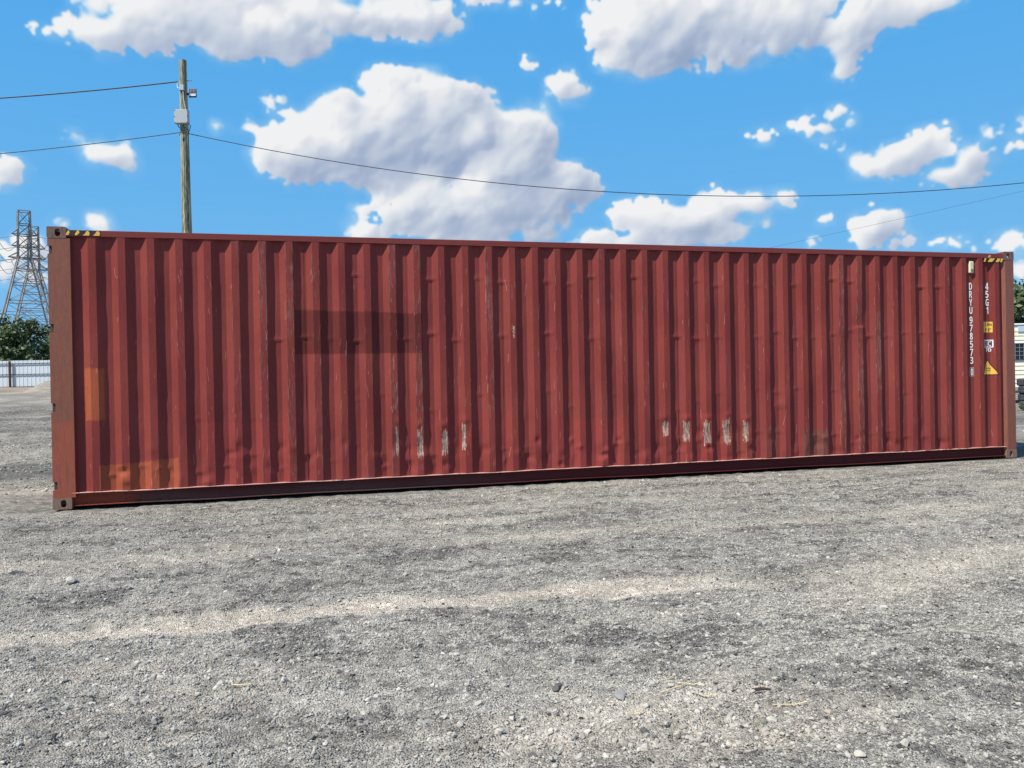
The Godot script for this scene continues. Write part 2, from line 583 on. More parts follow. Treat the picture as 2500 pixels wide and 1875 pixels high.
func make_ground() -> void:
	var xs := spaced(-1.6, 9.0, 0.035, -1500.0, 1500.0, 1.07)
	var zs := spaced(0.0, 7.6, 0.027, -1500.0, 600.0, 1.035)
	var f := Buf.new()
	var nx := xs.size()
	var nz := zs.size()
	for z in zs:
		for x in xs:
			f.v.append(Vector3(x, ground_h(x, z), z))
			f.c.append(ground_color(x, z, ground_mix(x, z)))
	for j in nz:
		for i in nx:
			var a := f.v[j * nx + mini(i + 1, nx - 1)] - f.v[j * nx + maxi(i - 1, 0)]
			var b := f.v[mini(j + 1, nz - 1) * nx + i] - f.v[maxi(j - 1, 0) * nx + i]
			f.n.append(b.cross(a).normalized())
	for j in nz - 1:
		for i in nx - 1:
			var k := j * nx + i
			f.i.append_array([k, k + 1, k + nx + 1, k, k + nx + 1, k + nx])
	var m := mat("crushed_stone", Color(1, 1, 1), 0.95, 0.0, true)
	m.metallic_specular = 0.2
	# fine grit: each cell of the pattern is one grain
	var cv := noise(41, 0.10, 1, FastNoiseLite.TYPE_CELLULAR)
	cv.fractal_type = FastNoiseLite.FRACTAL_NONE
	cv.cellular_return_type = FastNoiseLite.RETURN_CELL_VALUE
	cv.cellular_jitter = 1.0
	var cd := noise(41, 0.10, 1, FastNoiseLite.TYPE_CELLULAR)
	cd.fractal_type = FastNoiseLite.FRACTAL_NONE
	cd.cellular_return_type = FastNoiseLite.RETURN_DISTANCE2_SUB
	cd.cellular_jitter = 1.0
	var size := 1024
	var tones := cv.get_seamless_image(size, size, false, false, 0.06, false)
	var relief := cd.get_seamless_image(size, size, false, false, 0.06, false)
	var tb := tones.get_data()
	var rb := relief.get_data()
	for k in tb.size():
		tb[k] = 178 + int(tb[k] * 0.30)
		rb[k] = mini(255, int(rb[k] * 1.6))
	m.albedo_texture = ImageTexture.create_from_image(Image.create_from_data(size, size, false, Image.FORMAT_L8, tb))
	m.heightmap_enabled = true
	m.heightmap_texture = ImageTexture.create_from_image(Image.create_from_data(size, size, false, Image.FORMAT_L8, rb))
	m.heightmap_scale = 1.4
	m.uv1_triplanar = true
	m.uv1_world_triplanar = true
	m.uv1_scale = Vector3(0.95, 0.95, 0.95)
	structure("ground", f.done(), m)

# ---------------------------------------------------------------- loose stones
func stone_mesh(seed_: int, flat: float, subdivide: bool) -> ArrayMesh:
	var r := RandomNumberGenerator.new()
	r.seed = seed_
	var t := (1.0 + sqrt(5.0)) / 2.0
	var p := [Vector3(-1, t, 0), Vector3(1, t, 0), Vector3(-1, -t, 0), Vector3(1, -t, 0), Vector3(0, -1, t), Vector3(0, 1, t), Vector3(0, -1, -t), Vector3(0, 1, -t), Vector3(t, 0, -1), Vector3(t, 0, 1), Vector3(-t, 0, -1), Vector3(-t, 0, 1)]
	var fc := [0, 11, 5, 0, 5, 1, 0, 1, 7, 0, 7, 10, 0, 10, 11, 1, 5, 9, 5, 11, 4, 11, 10, 2, 10, 7, 6, 7, 1, 8, 3, 9, 4, 3, 4, 2, 3, 2, 6, 3, 6, 8, 3, 8, 9, 4, 9, 5, 2, 4, 11, 6, 2, 10, 8, 6, 7, 9, 8, 1]
	for k in p.size():
		p[k] = p[k].normalized()
	if subdivide:
		var mids := {}
		var nf := []
		for k in range(0, fc.size(), 3):
			var m := []
			for e in 3:
				var a: int = fc[k + e]
				var b: int = fc[k + (e + 1) % 3]
				var key := Vector2i(mini(a, b), maxi(a, b))
				if not mids.has(key):
					mids[key] = p.size()
					p.append((p[a] + p[b]).normalized())
				m.append(mids[key])
			nf.append_array([fc[k], m[0], m[2], fc[k + 1], m[1], m[0], fc[k + 2], m[2], m[1], m[0], m[1], m[2]])
		fc = nf
	# cut the ball with a few planes: broken faces
	var cuts := []
	for k in 9:
		cuts.append([Vector3(r.randfn(), r.randfn() * 0.7, r.randfn()).normalized(), r.randf_range(0.42, 0.85)])
	for k in p.size():
		var q: Vector3 = p[k] * (r.randf_range(0.93, 1.05) if subdivide else r.randf_range(0.72, 1.15))
		for cu in cuts:
			var over: float = q.dot(cu[0]) - cu[1]
			if over > 0.0:
				q -= cu[0] * over
		p[k] = Vector3(q.x * 1.12, q.y * flat, q.z * 0.95)
	var f := Buf.new()
	for k in range(0, fc.size(), 3):
		f.tri(p[fc[k]], p[fc[k + 1]], p[fc[k + 2]], (p[fc[k]] + p[fc[k + 1]] + p[fc[k + 2]]))
	return f.done()

func stone_color(q: Vector2, big: float, ground: Color) -> Color:
	var u := rng.randf()
	var c: Color
	if u < 0.16 + q.x * 0.5 - q.y * 0.1:
		var d := rng.randf_range(0.07, 0.20)
		c = Color(d, d * 0.995, d * 1.0)
	elif u < 0.97 - 0.05 * big:
		var d := rng.randf_range(0.20, 0.42)
		c = Color(d, d * 0.965, d * 0.885)
	else:
		var d := rng.randf_range(0.40, 0.52)
		c = Color(d, d * 0.97, d * 0.90)
	if rng.randf() < 0.02:
		c = Color(c.r * 1.08, c.g * 0.94, c.b * 0.84)
	# dust of the yard clings to the stones
	return c.lerp(ground, 0.35)

func scatter(count: int, r0: float, r1: float, d_near: float, d_far: float, lo: Vector2, hi: Vector2, mesh: Mesh, m: Material, label: String, dens: Callable, dark := 0.0) -> void:
	var buf := PackedFloat32Array()
	buf.resize(count * 16)
	var k := 0
	var tries := 0
	while k < count and tries < count * 12:
		tries += 1
		var x := rng.randf_range(lo.x, hi.x)
		var z := rng.randf_range(lo.y, hi.y)
		var d := (x - 2.579) * 0.249 + (8.891 - z) * 0.968
		if d < d_near or d > d_far:
			continue
		var s := (x - 2.579) * 0.968 - (8.891 - z) * 0.249
		if absf(s) > 0.66 * d + 1.1:
			continue
		if z < 0.12 and z > -2.6 and x > -0.15 and x < 12.35:
			continue
		var q := ground_mix(x, z)
		if rng.randf() > dens.call(q, d):
			continue
		var u := rng.randf()
		var r := r0 + (r1 - r0) * u * u
		var b := Basis.from_euler(Vector3(rng.randf_range(-0.5, 0.5), rng.randf_range(0.0, TAU), rng.randf_range(-0.5, 0.5)))
		b = b * Basis.from_scale(Vector3(r * rng.randf_range(0.8, 1.25), r * rng.randf_range(0.75, 1.1), r))
		var c := stone_color(q, (r - 0.004) / 0.02, ground_color(x, z, q))
		if dark > 0.0:
			var k2 := dark * rng.randf_range(0.6, 1.7)
			c = Color(k2, k2 * 0.98, k2 * 0.96)
		var y := ground_h(x, z) + r * rng.randf_range(-0.15, 0.22)
		var o := k * 16
		buf[o] = b.x.x
		buf[o + 1] = b.y.x
		buf[o + 2] = b.z.x
		buf[o + 3] = x
		buf[o + 4] = b.x.y
		buf[o + 5] = b.y.y
		buf[o + 6] = b.z.y
		buf[o + 7] = y
		buf[o + 8] = b.x.z
		buf[o + 9] = b.y.z
		buf[o + 10] = b.z.z
		buf[o + 11] = z
		buf[o + 12] = c.r
		buf[o + 13] = c.g
		buf[o + 14] = c.b
		buf[o + 15] = 1.0
		k += 1
	buf.resize(k * 16)
	var mm := MultiMesh.new()
	mm.transform_format = MultiMesh.TRANSFORM_3D
	mm.use_colors = true
	mm.mesh = mesh
	mm.instance_count = k
	mm.buffer = buf
	var o2 := MultiMeshInstance3D.new()
	o2.name = numbered("gravel")
	o2.multimesh = mm
	o2.material_override = m
	add_child(o2)
	tag(o2, label, "gravel")
	o2.set_meta("kind", "stuff")

const ROCKS := [[1.059, 3.333, 0.087, "w"], [1.903, 2.019, 0.048, "w"], [0.631, 2.949, 0.080, "w"], [2.445, 5.270, 0.068, "d"], [2.505, 5.129, 0.033, "d"], [2.594, 5.157, 0.033, "d"], [2.189, 5.129, 0.029, "d"], [2.649, 5.859, 0.021, "d"], [3.077, 6.115, 0.039, "w"], [4.710, 4.005, 0.043, "d"], [5.971, 5.755, 0.050, "d"], [5.384, 5.706, 0.025, "d"], [5.459, 6.007, 0.040, "d"], [3.500, 5.931, 0.066, "d"], [3.715, 6.070, 0.077, "g"], [3.419, 6.354, 0.034, "w"], [4.252, 6.753, 0.044, "w"], [4.021, 6.599, 0.034, "w"], [3.677, 6.371, 0.055, "d"], [4.422, 6.755, 0.040, "w"], [3.197, 6.204, 0.041, "w"], [3.269, 6.386, 0.045, "d"], [2.970, 6.047, 0.046, "g"], [3.029, 6.054, 0.033, "w"]]

func make_stones() -> void:
	var m := mat("stone", Color(1, 1, 1), 0.95, 0.0, true)
	m.metallic_specular = 0.2
	var fine := stone_mesh(3, 0.75, false)
	var mid := stone_mesh(5, 0.7, true)
	var mid2 := stone_mesh(11, 0.62, false)
	scatter(190000, 0.0022, 0.0068, 1.9, 5.2, Vector2(-1.0, 3.2), Vector2(7.2, 7.6), fine, m, "fine grey gravel grains strewn over the yard", func(q, d): return (0.9 - q.y * 0.82) * (1.0 if d < 4.0 else 0.6))
	scatter(110000, 0.0045, 0.0095, 3.6, 11.0, Vector2(-3.5, 0.12), Vector2(12.0, 6.0), fine, m, "small grey gravel chips lying across the yard", func(q, _d): return 0.9 - q.y * 0.75)
	var chip := stone_mesh(17, 0.62, false)
	scatter(16000, 0.0055, 0.0140, 1.9, 9.0, Vector2(-2.5, 0.3), Vector2(9.5, 7.6), chip, m, "mixed pale and dark gravel stones in the yard", func(q, _d): return 0.85 - q.y * 0.6)
	scatter(3000, 0.0070, 0.0190, 1.9, 4.2, Vector2(1.2, 4.8), Vector2(5.6, 7.4), mid2, m, "coarser crushed stones lying loose on the gravel", func(q, _d): return 0.10 + q.y * q.y * 0.85)
	scatter(10000, 0.0045, 0.0140, 1.9, 9.0, Vector2(-2.5, 0.3), Vector2(9.5, 7.6), chip, m, "dark crumbs of crushed asphalt in the darker patches", func(q, _d): return 0.04 + q.x * q.x * 0.9, 0.075)
	scatter(500, 0.012, 0.026, 3.0, 12.0, Vector2(-3.5, 0.3), Vector2(12.0, 6.5), mid2, m, "scattered larger stones on the yard before the container", func(q, _d): return 0.7 - q.y * 0.4)
	scatter(22000, 0.010, 0.028, 9.0, 40.0, Vector2(-16.0, -30.0), Vector2(-0.2, 0.6), chip, m, "loose gravel on the yard beside the door end of the container", func(q, _d): return 0.9 - q.y * 0.5)
	scatter(9000, 0.015, 0.040, 9.0, 45.0, Vector2(-26.0, -36.0), Vector2(34.0, 0.5), fine, m, "coarse gravel and lumps on the yard behind the container", func(q, _d): return 0.8 - q.y * 0.5)
	var kinds := {
		"w": [Color(0.38, 0.36, 0.32), "pale limestone rock lying on the gravel", "pale rocks on the gravel"],
		"d": [Color(0.085, 0.083, 0.085), "dark lump of broken asphalt lying on the gravel", "asphalt lumps on the gravel"],
		"g": [Color(0.23, 0.225, 0.22), "flat mid-grey stone lying on the gravel", "flat grey stones on the gravel"]}
	var n := 0
	for r in ROCKS:
		var k: Array = kinds[r[3]]
		var rm := mat("rock_" + r[3], Color(k[0].r, k[0].g, k[0].b).linear_to_srgb(), 0.95)
		var f := 0.66 if r[3] == "w" else (0.42 if r[3] == "d" else 0.28)
		var o := part(self, {"w": "limestone_rock", "d": "asphalt_lump", "g": "flat_stone"}[r[3]], stone_mesh(200 + n, f, true), rm)
		var rad: float = r[2] * 0.46
		o.scale = Vector3(rad, rad, rad)
		o.rotation = Vector3(rng.randf_range(-0.15, 0.15), rng.randf_range(0.0, TAU), rng.randf_range(-0.15, 0.15))
		o.position = Vector3(r[0], ground_h(r[0], r[1]) + rad * f * 0.55, r[1])
		var label: String = k[1]
		var own := {2: "broad pale limestone rock near the largest one, before the door end", 3: "largest dark asphalt lump, close to two small dark lumps below the sandy track", 13: "ragged dark asphalt lump beside a broad flat grey stone", 14: "broadest flat grey stone, beside a ragged dark asphalt lump", 22: "smaller flat grey stone lying next to a small pale rock", 9: "lone dark asphalt lump between the sandy track and the container"}
		if own.has(n):
			label = own[n]
		if n == 0:
			label = "largest pale limestone rock, rounded, lying on dark gravel before the door end"
		tag(o, label, "rock" if r[3] != "d" else "asphalt lump", k[2])
		n += 1
	# dry stalks and a dark twig
	var straw := mat("straw", srgb(214, 196, 150), 0.8)
	for s in [[3.93, 6.02, 0.5, 0.11], [3.99, 6.10, -0.5, 0.09], [3.90, 6.13, 0.25, 0.12], [4.27, 6.35, -0.25, 0.13], [3.70, 6.24, 0.1, 0.07], [2.28, 5.55, -0.6, 0.10], [4.02, 6.18, -0.35, 0.08]]:
		var a := Vector3(s[0], 0, s[1])
		var dir: Vector3 = Vector3(cos(s[2]), 0, -sin(s[2])) * s[3]
		var pts := []
		for q in 4:
			var p: Vector3 = a + dir * (q / 3.0 - 0.5) + Vector3(0, 0, 0.006 * sin(q * 1.7))
			p.y = ground_h(p.x, p.z) + 0.012
			pts.append(p)
		var o := part(self, "straw_stalk", tube_mesh(pts, 0.0018, 5), straw)
		tag(o, "dry straw stalk lying on the gravel", "straw", "straw stalks on the gravel")
	var tw := thing("dark_twig", "dark split twig lying among pale gravel stones", "twig", Vector3(4.23, ground_h(4.23, 6.22) + 0.012, 6.22))
	var tm := mat("twig", srgb(62, 46, 44), 0.85)
	part(tw, "stem", tube_mesh([Vector3(-0.035, 0.004, -0.006), Vector3(0.0, 0.008, 0.0), Vector3(0.036, 0.002, 0.008)], 0.0042, 6), tm)
	part(tw, "stem", tube_mesh([Vector3(-0.030, 0.003, 0.006), Vector3(0.005, 0.006, 0.008), Vector3(0.034, 0.001, 0.010)], 0.0032, 6), tm)

# ---------------------------------------------------------------- container
func wall_z(x: float) -> float:
	var k := floorf((x - S0) / PITCH)
	if k < 0 or k >= WAVES:
		return ZI
	var t := x - S0 - k * PITCH
	if t < SLOPE:
		return lerpf(ZI, ZO, t / SLOPE)
	if t < SLOPE + FLAT:
		return ZO
	if t < 2.0 * SLOPE + FLAT:
		return lerpf(ZO, ZI, (t - SLOPE - FLAT) / SLOPE)
	return ZI

# how scraped each rib's outer face is, 0 to 1
const WEAR := [0.10, 0.18, 0.30, 0.38, 0.30, 0.55, 0.75, 0.85, 0.60, 0.30, 0.55, 0.85, 0.90, 0.18, 0.35, 0.85, 0.40, 0.15, 0.30, 0.45, 0.60, 0.40, 0.55, 0.30, 0.25, 0.35, 0.20, 0.35, 0.20, 0.50, 0.30, 0.40, 0.95, 0.90, 0.80, 0.25, 0.30, 0.55, 0.60, 0.40, 0.20, 0.15]
var wob := noise(430, 0.8, 3)
# dents: x, y, half width, half height, depth (towards the inside)
var dents := []
# horizontal creases in the inner flats: wave index -> [[y, depth, half height]]
var creases := {}

func lay_dents() -> void:
	var r := RandomNumberGenerator.new()
	r.seed = 404
	for k in range(1, 39):
		var list := []
		if k > 6 and r.randf() < 0.75:
			list.append([r.randf_range(1.70, 1.80), r.randf_range(0.005, 0.013), r.randf_range(0.03, 0.06)])
		if k > 7 and r.randf() < 0.6:
			list.append([r.randf_range(2.36, 2.48), r.randf_range(0.005, 0.013), r.randf_range(0.03, 0.06)])
		if r.randf() < 0.55:
			list.append([r.randf_range(0.80, 1.15), r.randf_range(0.002, 0.006), r.randf_range(0.03, 0.07)])
		if r.randf() < 0.7:
			list.append([r.randf_range(0.26, 0.50), r.randf_range(0.003, 0.010), r.randf_range(0.03, 0.07)])
		creases[k] = list
		var n := 4 if (k > 4 and k < 27) else 2
		for q in n:
			dents.append([S0 + k * PITCH + r.randf_range(-0.05, 0.2), 0.2 + absf(r.randfn()) * 0.22, r.randf_range(0.025, 0.07), r.randf_range(0.025, 0.08), r.randf_range(-0.013, 0.017)])
	for k in 26:
		dents.append([r.randf_range(1.0, 11.0), r.randf_range(0.5, 2.6), r.randf_range(0.03, 0.07), r.randf_range(0.06, 0.25), r.randf_range(-0.004, 0.007)])
	# knocks behind the scraped spots, and two ribs pushed in
	for s in SCRAPES:
		dents.append([(s[0] + s[1]) / 2.0, (s[2] + s[3]) / 2.0 + r.randf_range(-0.05, 0.05), 0.055, 0.09, 0.016])
		dents.append([(s[0] + s[1]) / 2.0 + r.randf_range(-0.03, 0.03), s[2] + 0.03, 0.05, 0.04, -0.008])
	dents.append([0.66, 0.36, 0.05, 0.035, 0.020])
	dents.append([0.68, 0.27, 0.05, 0.05, -0.012])
	dents.append([9.00, 0.32, 0.07, 0.05, 0.012])
	dents.append([6.0, 0.30, 0.05, 0.03, 0.018])
	dents.append([7.42, 0.33, 0.05, 0.03, 0.016])

func dented(x: float, y: float, z: float, k: int, list: Array) -> float:
	# thin sheet is never quite flat
	var out := z + (wob.get_noise_2d(x, y * 0.8) * 0.0050 + wob.get_noise_2d(x * 4.0 + 70.0, y * 2.5) * 0.0022) * sstep(11.3, 11.0, x)
	var inner := clampf((ZO - z) / (ZO - ZI), 0.0, 1.0)
	if inner > 0.01:
		for q in [k, k + 1]:
			if creases.has(q):
				var cx: float = S0 + q * PITCH - 0.035
				if absf(x - cx) < 0.13:
					for c in creases[q]:
						var dy: float = y - c[0]
						# swells outwards, then folds back sharply below
						var w := maxf(0.0, 1.0 + dy / 0.022) if dy < 0.0 else exp(-dy / (c[2] * 0.7))
						if dy < c[2] * 4.0:
							out += c[1] * w * inner
	for d in list:
		var a: float = (x - d[0]) / d[2]
		var b: float = (y - d[1]) / d[3]
		var q := a * a + b * b
		if q < 5.0:
			out -= d[4] * exp(-q)
	# the rib that was struck hard below the middle
	if k == 33 and y > 1.85 and y < 2.3:
		out -= 0.016 * (1.0 - inner) * sstep(2.3, 1.89, y)
	if k == 32 and y < 1.9 and y > 0.7:
		out -= 0.008 * (1.0 - inner) * sstep(0.7, 1.1, y) * sstep(1.9, 1.7, y)
	return out

func sheet_mesh(x0: float, x1: float, rows: int, u0: float, span: float, flip_z := 0.0, lift := 0.0) -> ArrayMesh:
	# corners of the fold line between x0 and x1
	var xs := [x0]
	for k in WAVES:
		for t in [0.0, SLOPE, SLOPE + FLAT, 2.0 * SLOPE + FLAT]:
			var x: float = S0 + k * PITCH + t
			if x > x0 + 0.001 and x < x1 - 0.001:
				xs.append(x)
	xs.append(x1)
	var mine := []
	for d in dents:
		if d[0] > x0 - 0.3 and d[0] < x1 + 0.3:
			mine.append(d)
	var f := Buf.new()
	var y0 := 0.166
	var y1 := 2.802
	for s in xs.size() - 1:
		var cols := 4 if rows > 4 else 1
		var a: float = xs[s]
		var b: float = xs[s + 1]
		var base := f.v.size()
		var k := int(floorf(((a + b) / 2.0 - S0) / PITCH))
		for j in rows + 1:
			var y := lerpf(y0, y1, float(j) / rows)
			for i in cols + 1:
				var x := lerpf(a, b, float(i) / cols)
				var e := 0.00002
				var z := wall_z(clampf(x, a + e, b - e))
				if rows > 4:
					z = dented(x, y, z, k, mine)
				if flip_z != 0.0:
					z = flip_z - z
				f.v.append(Vector3(x, y, z + lift))
				f.uv.append(Vector2((x - u0) / span, 1.0 - y / 2.9))
		for j in rows + 1:
			for i in cols + 1:
				var at := base + j * (cols + 1) + i
				var p := f.v[at + (1 if i < cols else 0)] - f.v[at - (1 if i > 0 else 0)]
				var q := f.v[at + ((cols + 1) if j < rows else 0)] - f.v[at - ((cols + 1) if j > 0 else 0)]
				var nn := p.cross(q).normalized()
				f.n.append(nn if flip_z == 0.0 else -nn)
		for j in rows:
			for i in cols:
				var at := base + j * (cols + 1) + i
				f.i.append_array([at, at + cols + 1, at + cols + 2, at, at + cols + 2, at + 1])
	return f.done()

# scraped spots, x0, x1, top, bottom
const SCRAPES := [[3.498, 3.527, 0.763, 0.390], [3.740, 3.802, 0.723, 0.364], [4.021, 4.096, 0.708, 0.389], [4.262, 4.308, 0.752, 0.427], [6.783, 6.862, 0.699, 0.498], [7.065, 7.145, 0.690, 0.416], [7.346, 7.438, 0.681, 0.368], [7.620, 7.712, 0.708, 0.342], [7.905, 7.969, 0.657, 0.383]]
# repainted rectangles: x0, x1, top at x0, top at x1, bottom, sRGB colour, strength
const REPAINTS := [
	[0.313, 0.500, 1.452, 1.447, 0.897, [156, 83, 60], 1.0],
	[0.440, 1.205, 0.425, 0.478, 0.10, [154, 81, 60], 1.0],
	[2.415, 3.828, 2.056, 2.012, 1.560, [84, 40, 38], 0.68],
	[1.490, 2.338, 0.843, 0.824, 0.10, [139, 63, 60], 0.7],
	[3.50, 4.90, 0.90, 0.88, 0.10, [133, 60, 57], 0.6],
	[5.416, 6.230, 0.767, 0.742, 0.10, [139, 63, 60], 0.7],
	[7.075, 7.645, 0.771, 0.754, 0.10, [139, 63, 60], 0.7],
	[8.762, 9.130, 0.512, 0.499, 0.10, [110, 72, 63], 0.8],
	[8.20, 8.42, 0.56, 0.55, 0.20, [122, 78, 70], 0.4]]

func wall_texture(u0: float, span: float, seed_: int) -> ImageTexture:
	var w := 2048
	var h := 512
	var low := noise(seed_, 0.004, 4).get_image(w, h, false, false, false).get_data()
	var fine := noise(seed_ + 1, 0.11, 3).get_image(w, h, false, false, false).get_data()
	var s := noise(seed_ + 2, 0.05, 4).get_image(w, 40, false, false, false)
	s.resize(w, h, Image.INTERPOLATE_CUBIC)
	var streak := s.get_data()
	var s2 := noise(seed_ + 3, 0.16, 3).get_image(w, 96, false, false, false)
	s2.resize(w, h, Image.INTERPOLATE_CUBIC)
	var thin := s2.get_data()
	var out := PackedByteArray()
	out.resize(w * h * 3)
	for x in w:
		var wx := u0 + (x + 0.5) / w * span
		var k := int(floorf((wx - S0) / PITCH))
		var t := wx - S0 - k * PITCH
		var outer := k >= 0 and k < WAVES and t > SLOPE - 0.006 and t < SLOPE + FLAT + 0.008
		var wear: float = WEAR[k] if (k >= 0 and k < WAVES) else 0.0
		var edge := 0.0
		if outer:
			edge = maxf(0.0, 1.0 - minf(absf(t - SLOPE), absf(t - SLOPE - FLAT)) / 0.014)
		for y in h:
			var at := y * w + x
			var lo := low[at] / 255.0 - 0.5
			var fi := fine[at] / 255.0 - 0.5
			var st := streak[at] / 255.0 - 0.5
			var th := thin[at] / 255.0 - 0.5
			var v := 1.0 + lo * 0.16 + fi * 0.07 + th * 0.06
			var r := 128.0 * v
			var g := 61.0 * v + lo * 5.0
			var b := 57.0 * v
			if outer:
				var a := clampf((st * 1.5 + th * 0.9 + fi * 0.7 + wear * 0.85 - 0.66 + edge * 0.20) * 3.0, 0.0, 1.0) * minf(1.0, wear + 0.2)
				if a > 0.0:
					# bare rubbed metal: brown rust with greyer scuffs
					var gy := clampf(th * 3.0 + lo * 2.0 + 0.45, 0.0, 1.0)
					r = lerpf(r, lerpf(98.0, 128.0, gy), a * 0.7)
					g = lerpf(g, lerpf(56.0, 96.0, gy), a * 0.7)
					b = lerpf(b, lerpf(48.0, 92.0, gy), a * 0.7)
			else:
				var a2 := clampf((st + fi * 0.8 - 0.36) * 4.0, 0.0, 1.0) * 0.35
				r = lerpf(r, 112.0, a2)
				g = lerpf(g, 66.0, a2)
				b = lerpf(b, 58.0, a2)
			var o := at * 3
			out[o] = clampi(int(r), 0, 255)
			out[o + 1] = clampi(int(g), 0, 255)
			out[o + 2] = clampi(int(b), 0, 255)
	# repaints keep the wear of what lies under them a little
	for p in REPAINTS:
		var xa := clampi(int((p[0] - u0) / span * w), 0, w)
		var xb := clampi(int((p[1] - u0) / span * w), 0, w)
		for x in range(xa, xb):
			var q := float(x - xa) / maxf(1.0, (p[1] - p[0]) / span * w)
			var top := int((1.0 - lerpf(p[2], p[3], q) / 2.9) * h)
			var bot := mini(h, int((1.0 - p[4] / 2.9) * h))
			var wob := int(round((low[top * w + x] / 255.0 - 0.5) * 4.0))
			for y in range(maxi(0, top + wob), bot):
				var o := (y * w + x) * 3
				var v := 1.0 + (low[y * w + x] / 255.0 - 0.5) * 0.14 + (fine[y * w + x] / 255.0 - 0.5) * 0.07
				# the brush ran out unevenly at the borders
				var rim := minf(minf(x - xa, xb - x), minf(y - top - wob, bot - y)) / 5.0 + (fine[y * w + x] / 255.0 - 0.45) * 2.2
				var keep: float = p[6] * clampf(rim + 0.5, 0.0, 1.0) * clampf(0.96 + (thin[y * w + x] / 255.0 - 0.5) * 0.5, 0.0, 1.0)
				for c in 3:
					out[o + c] = clampi(int(lerpf(out[o + c], p[5][c] * v, keep)), 0, 255)
	# scrapes down to primer and bare metal, grain running down
	for p in SCRAPES:
		var xa := int((p[0] - u0) / span * w)
		var xb := int((p[1] - u0) / span * w)
		var ya := int((1.0 - p[2] / 2.9) * h)
		var yb := int((1.0 - p[3] / 2.9) * h)
		for x in range(maxi(0, xa - 10), mini(w, xb + 10)):
			for y in range(ya - 6, mini(h, yb + 6)):
				var dx := absf(x - (xa + xb) / 2.0) / maxf(1.0, (xb - xa) / 2.0)
				var dy := absf(y - (ya + yb) / 2.0) / ((yb - ya) / 2.0)
				var at := y * w + x
				var n := (fine[at] / 255.0 - 0.5) * 0.5 + (thin[at] / 255.0 - 0.5) * 0.8 + (low[at] / 255.0 - 0.5) * 0.6
				var m := clampf((1.0 - maxf(dx * dx * 0.85, dy * dy) + n * 1.2 - 0.08) * 4.0, 0.0, 1.0)
				var tone := 0.86 + (thin[at] / 255.0 - 0.5) * 0.8 + (fine[at] / 255.0 - 0.5) * 0.5
				var o := at * 3
				out[o] = clampi(int(lerpf(out[o], 172.0 * tone, m * 0.92)), 0, 255)
				out[o + 1] = clampi(int(lerpf(out[o + 1], 148.0 * tone, m * 0.92)), 0, 255)
				out[o + 2] = clampi(int(lerpf(out[o + 2], 136.0 * tone, m * 0.92)), 0, 255)
	# hairline scratches
	var r2 := RandomNumberGenerator.new()
	r2.seed = seed_ + 9
	for n in 620:
		var wx := u0 + r2.randf() * span
		var k := int(floorf((wx - S0) / PITCH))
		if k < 0 or k >= WAVES:
			continue
		if r2.randf() < WEAR[k] + 0.1:
			wx = S0 + k * PITCH + SLOPE + r2.randf_range(-0.02, FLAT + 0.004)
		elif r2.randf() < 0.6:
			continue
		var px := (wx - u0) / span * w
		var py := r2.randf_range(60.0, h - 40.0)
		var len := absf(r2.randfn()) * 14.0 + 2.0
		var slant := r2.randfn() * 0.18
		var pale := r2.randf() < 0.6
		var strong := r2.randf_range(0.25, 0.75)
		for q in int(len):
			var x := int(px + slant * q)
			var y := int(py + q)
			if x < 0 or x >= w or y >= h:
				continue
			var o := (y * w + x) * 3
			var col := [206.0, 176.0, 160.0] if pale else [96.0, 54.0, 46.0]
			for c in 3:
				out[o + c] = int(lerpf(out[o + c], col[c], strong))
	# the white rubbed patch on one rib
	for q in 90:
		var wx := 4.900 + r2.randfn() * 0.006
		var wy := 1.87 - r2.randf() * 0.14
		var x := int((wx - u0) / span * w)
		var y := int((1.0 - wy / 2.9) * h)
		if x >= 0 and x < w:
			var o := (y * w + x) * 3
			out[o] = 226
			out[o + 1] = 214
			out[o + 2] = 206
	var img := Image.create_from_data(w, h, false, Image.FORMAT_RGB8, out)
	return ImageTexture.create_from_image(img)

func paint_texture(seed_: int, w: int, h: int, base: Array, rust: Array, amount: float, stretch: int, extra = null) -> ImageTexture:
	var low := noise(seed_, 4.0 / w, 5).get_image(w, h, false, false, false).get_data()
	var s := noise(seed_ + 1, 0.07, 4).get_image(w, maxi(8, h / stretch), false, false, false)
	s.resize(w, h, Image.INTERPOLATE_CUBIC)
	var st := s.get_data()
	var fine := noise(seed_ + 2, 0.25, 2).get_image(w, h, false, false, false).get_data()
	var out := PackedByteArray()
	out.resize(w * h * 3)
	for y in h:
		for x in w:
			var at := y * w + x
			var lo := low[at] / 255.0 - 0.5
			var a := clampf((lo * 1.2 + (st[at] / 255.0 - 0.5) * 1.6 + amount - 0.5) * 2.0, 0.0, 1.0) * 0.8
			var v := 1.0 + lo * 0.2 + (fine[at] / 255.0 - 0.5) * 0.14
			var c := [base[0], base[1], base[2]]
			if extra != null:
				c = extra.call(float(x) / w, float(y) / h, lo, c)
			for q in 3:
				out[at * 3 + q] = clampi(int(lerpf(c[q], rust[q], a) * v), 0, 255)
	return ImageTexture.create_from_image(Image.create_from_data(w, h, false, Image.FORMAT_RGB8, out))

func textured(called: String, t: Texture2D, rough: float, spec := 0.5) -> StandardMaterial3D:
	var m := mat(called, Color(1, 1, 1), rough)
	m.albedo_texture = t
	m.metallic_specular = spec
	return m

func planar_uv(b: Buf, lo: Vector2, size: Vector2) -> void:
	b.uv.resize(b.v.size())
	for k in b.v.size():
		b.uv[k] = Vector2((b.v[k].x - lo.x) / size.x, 1.0 - (b.v[k].y - lo.y) / size.y)

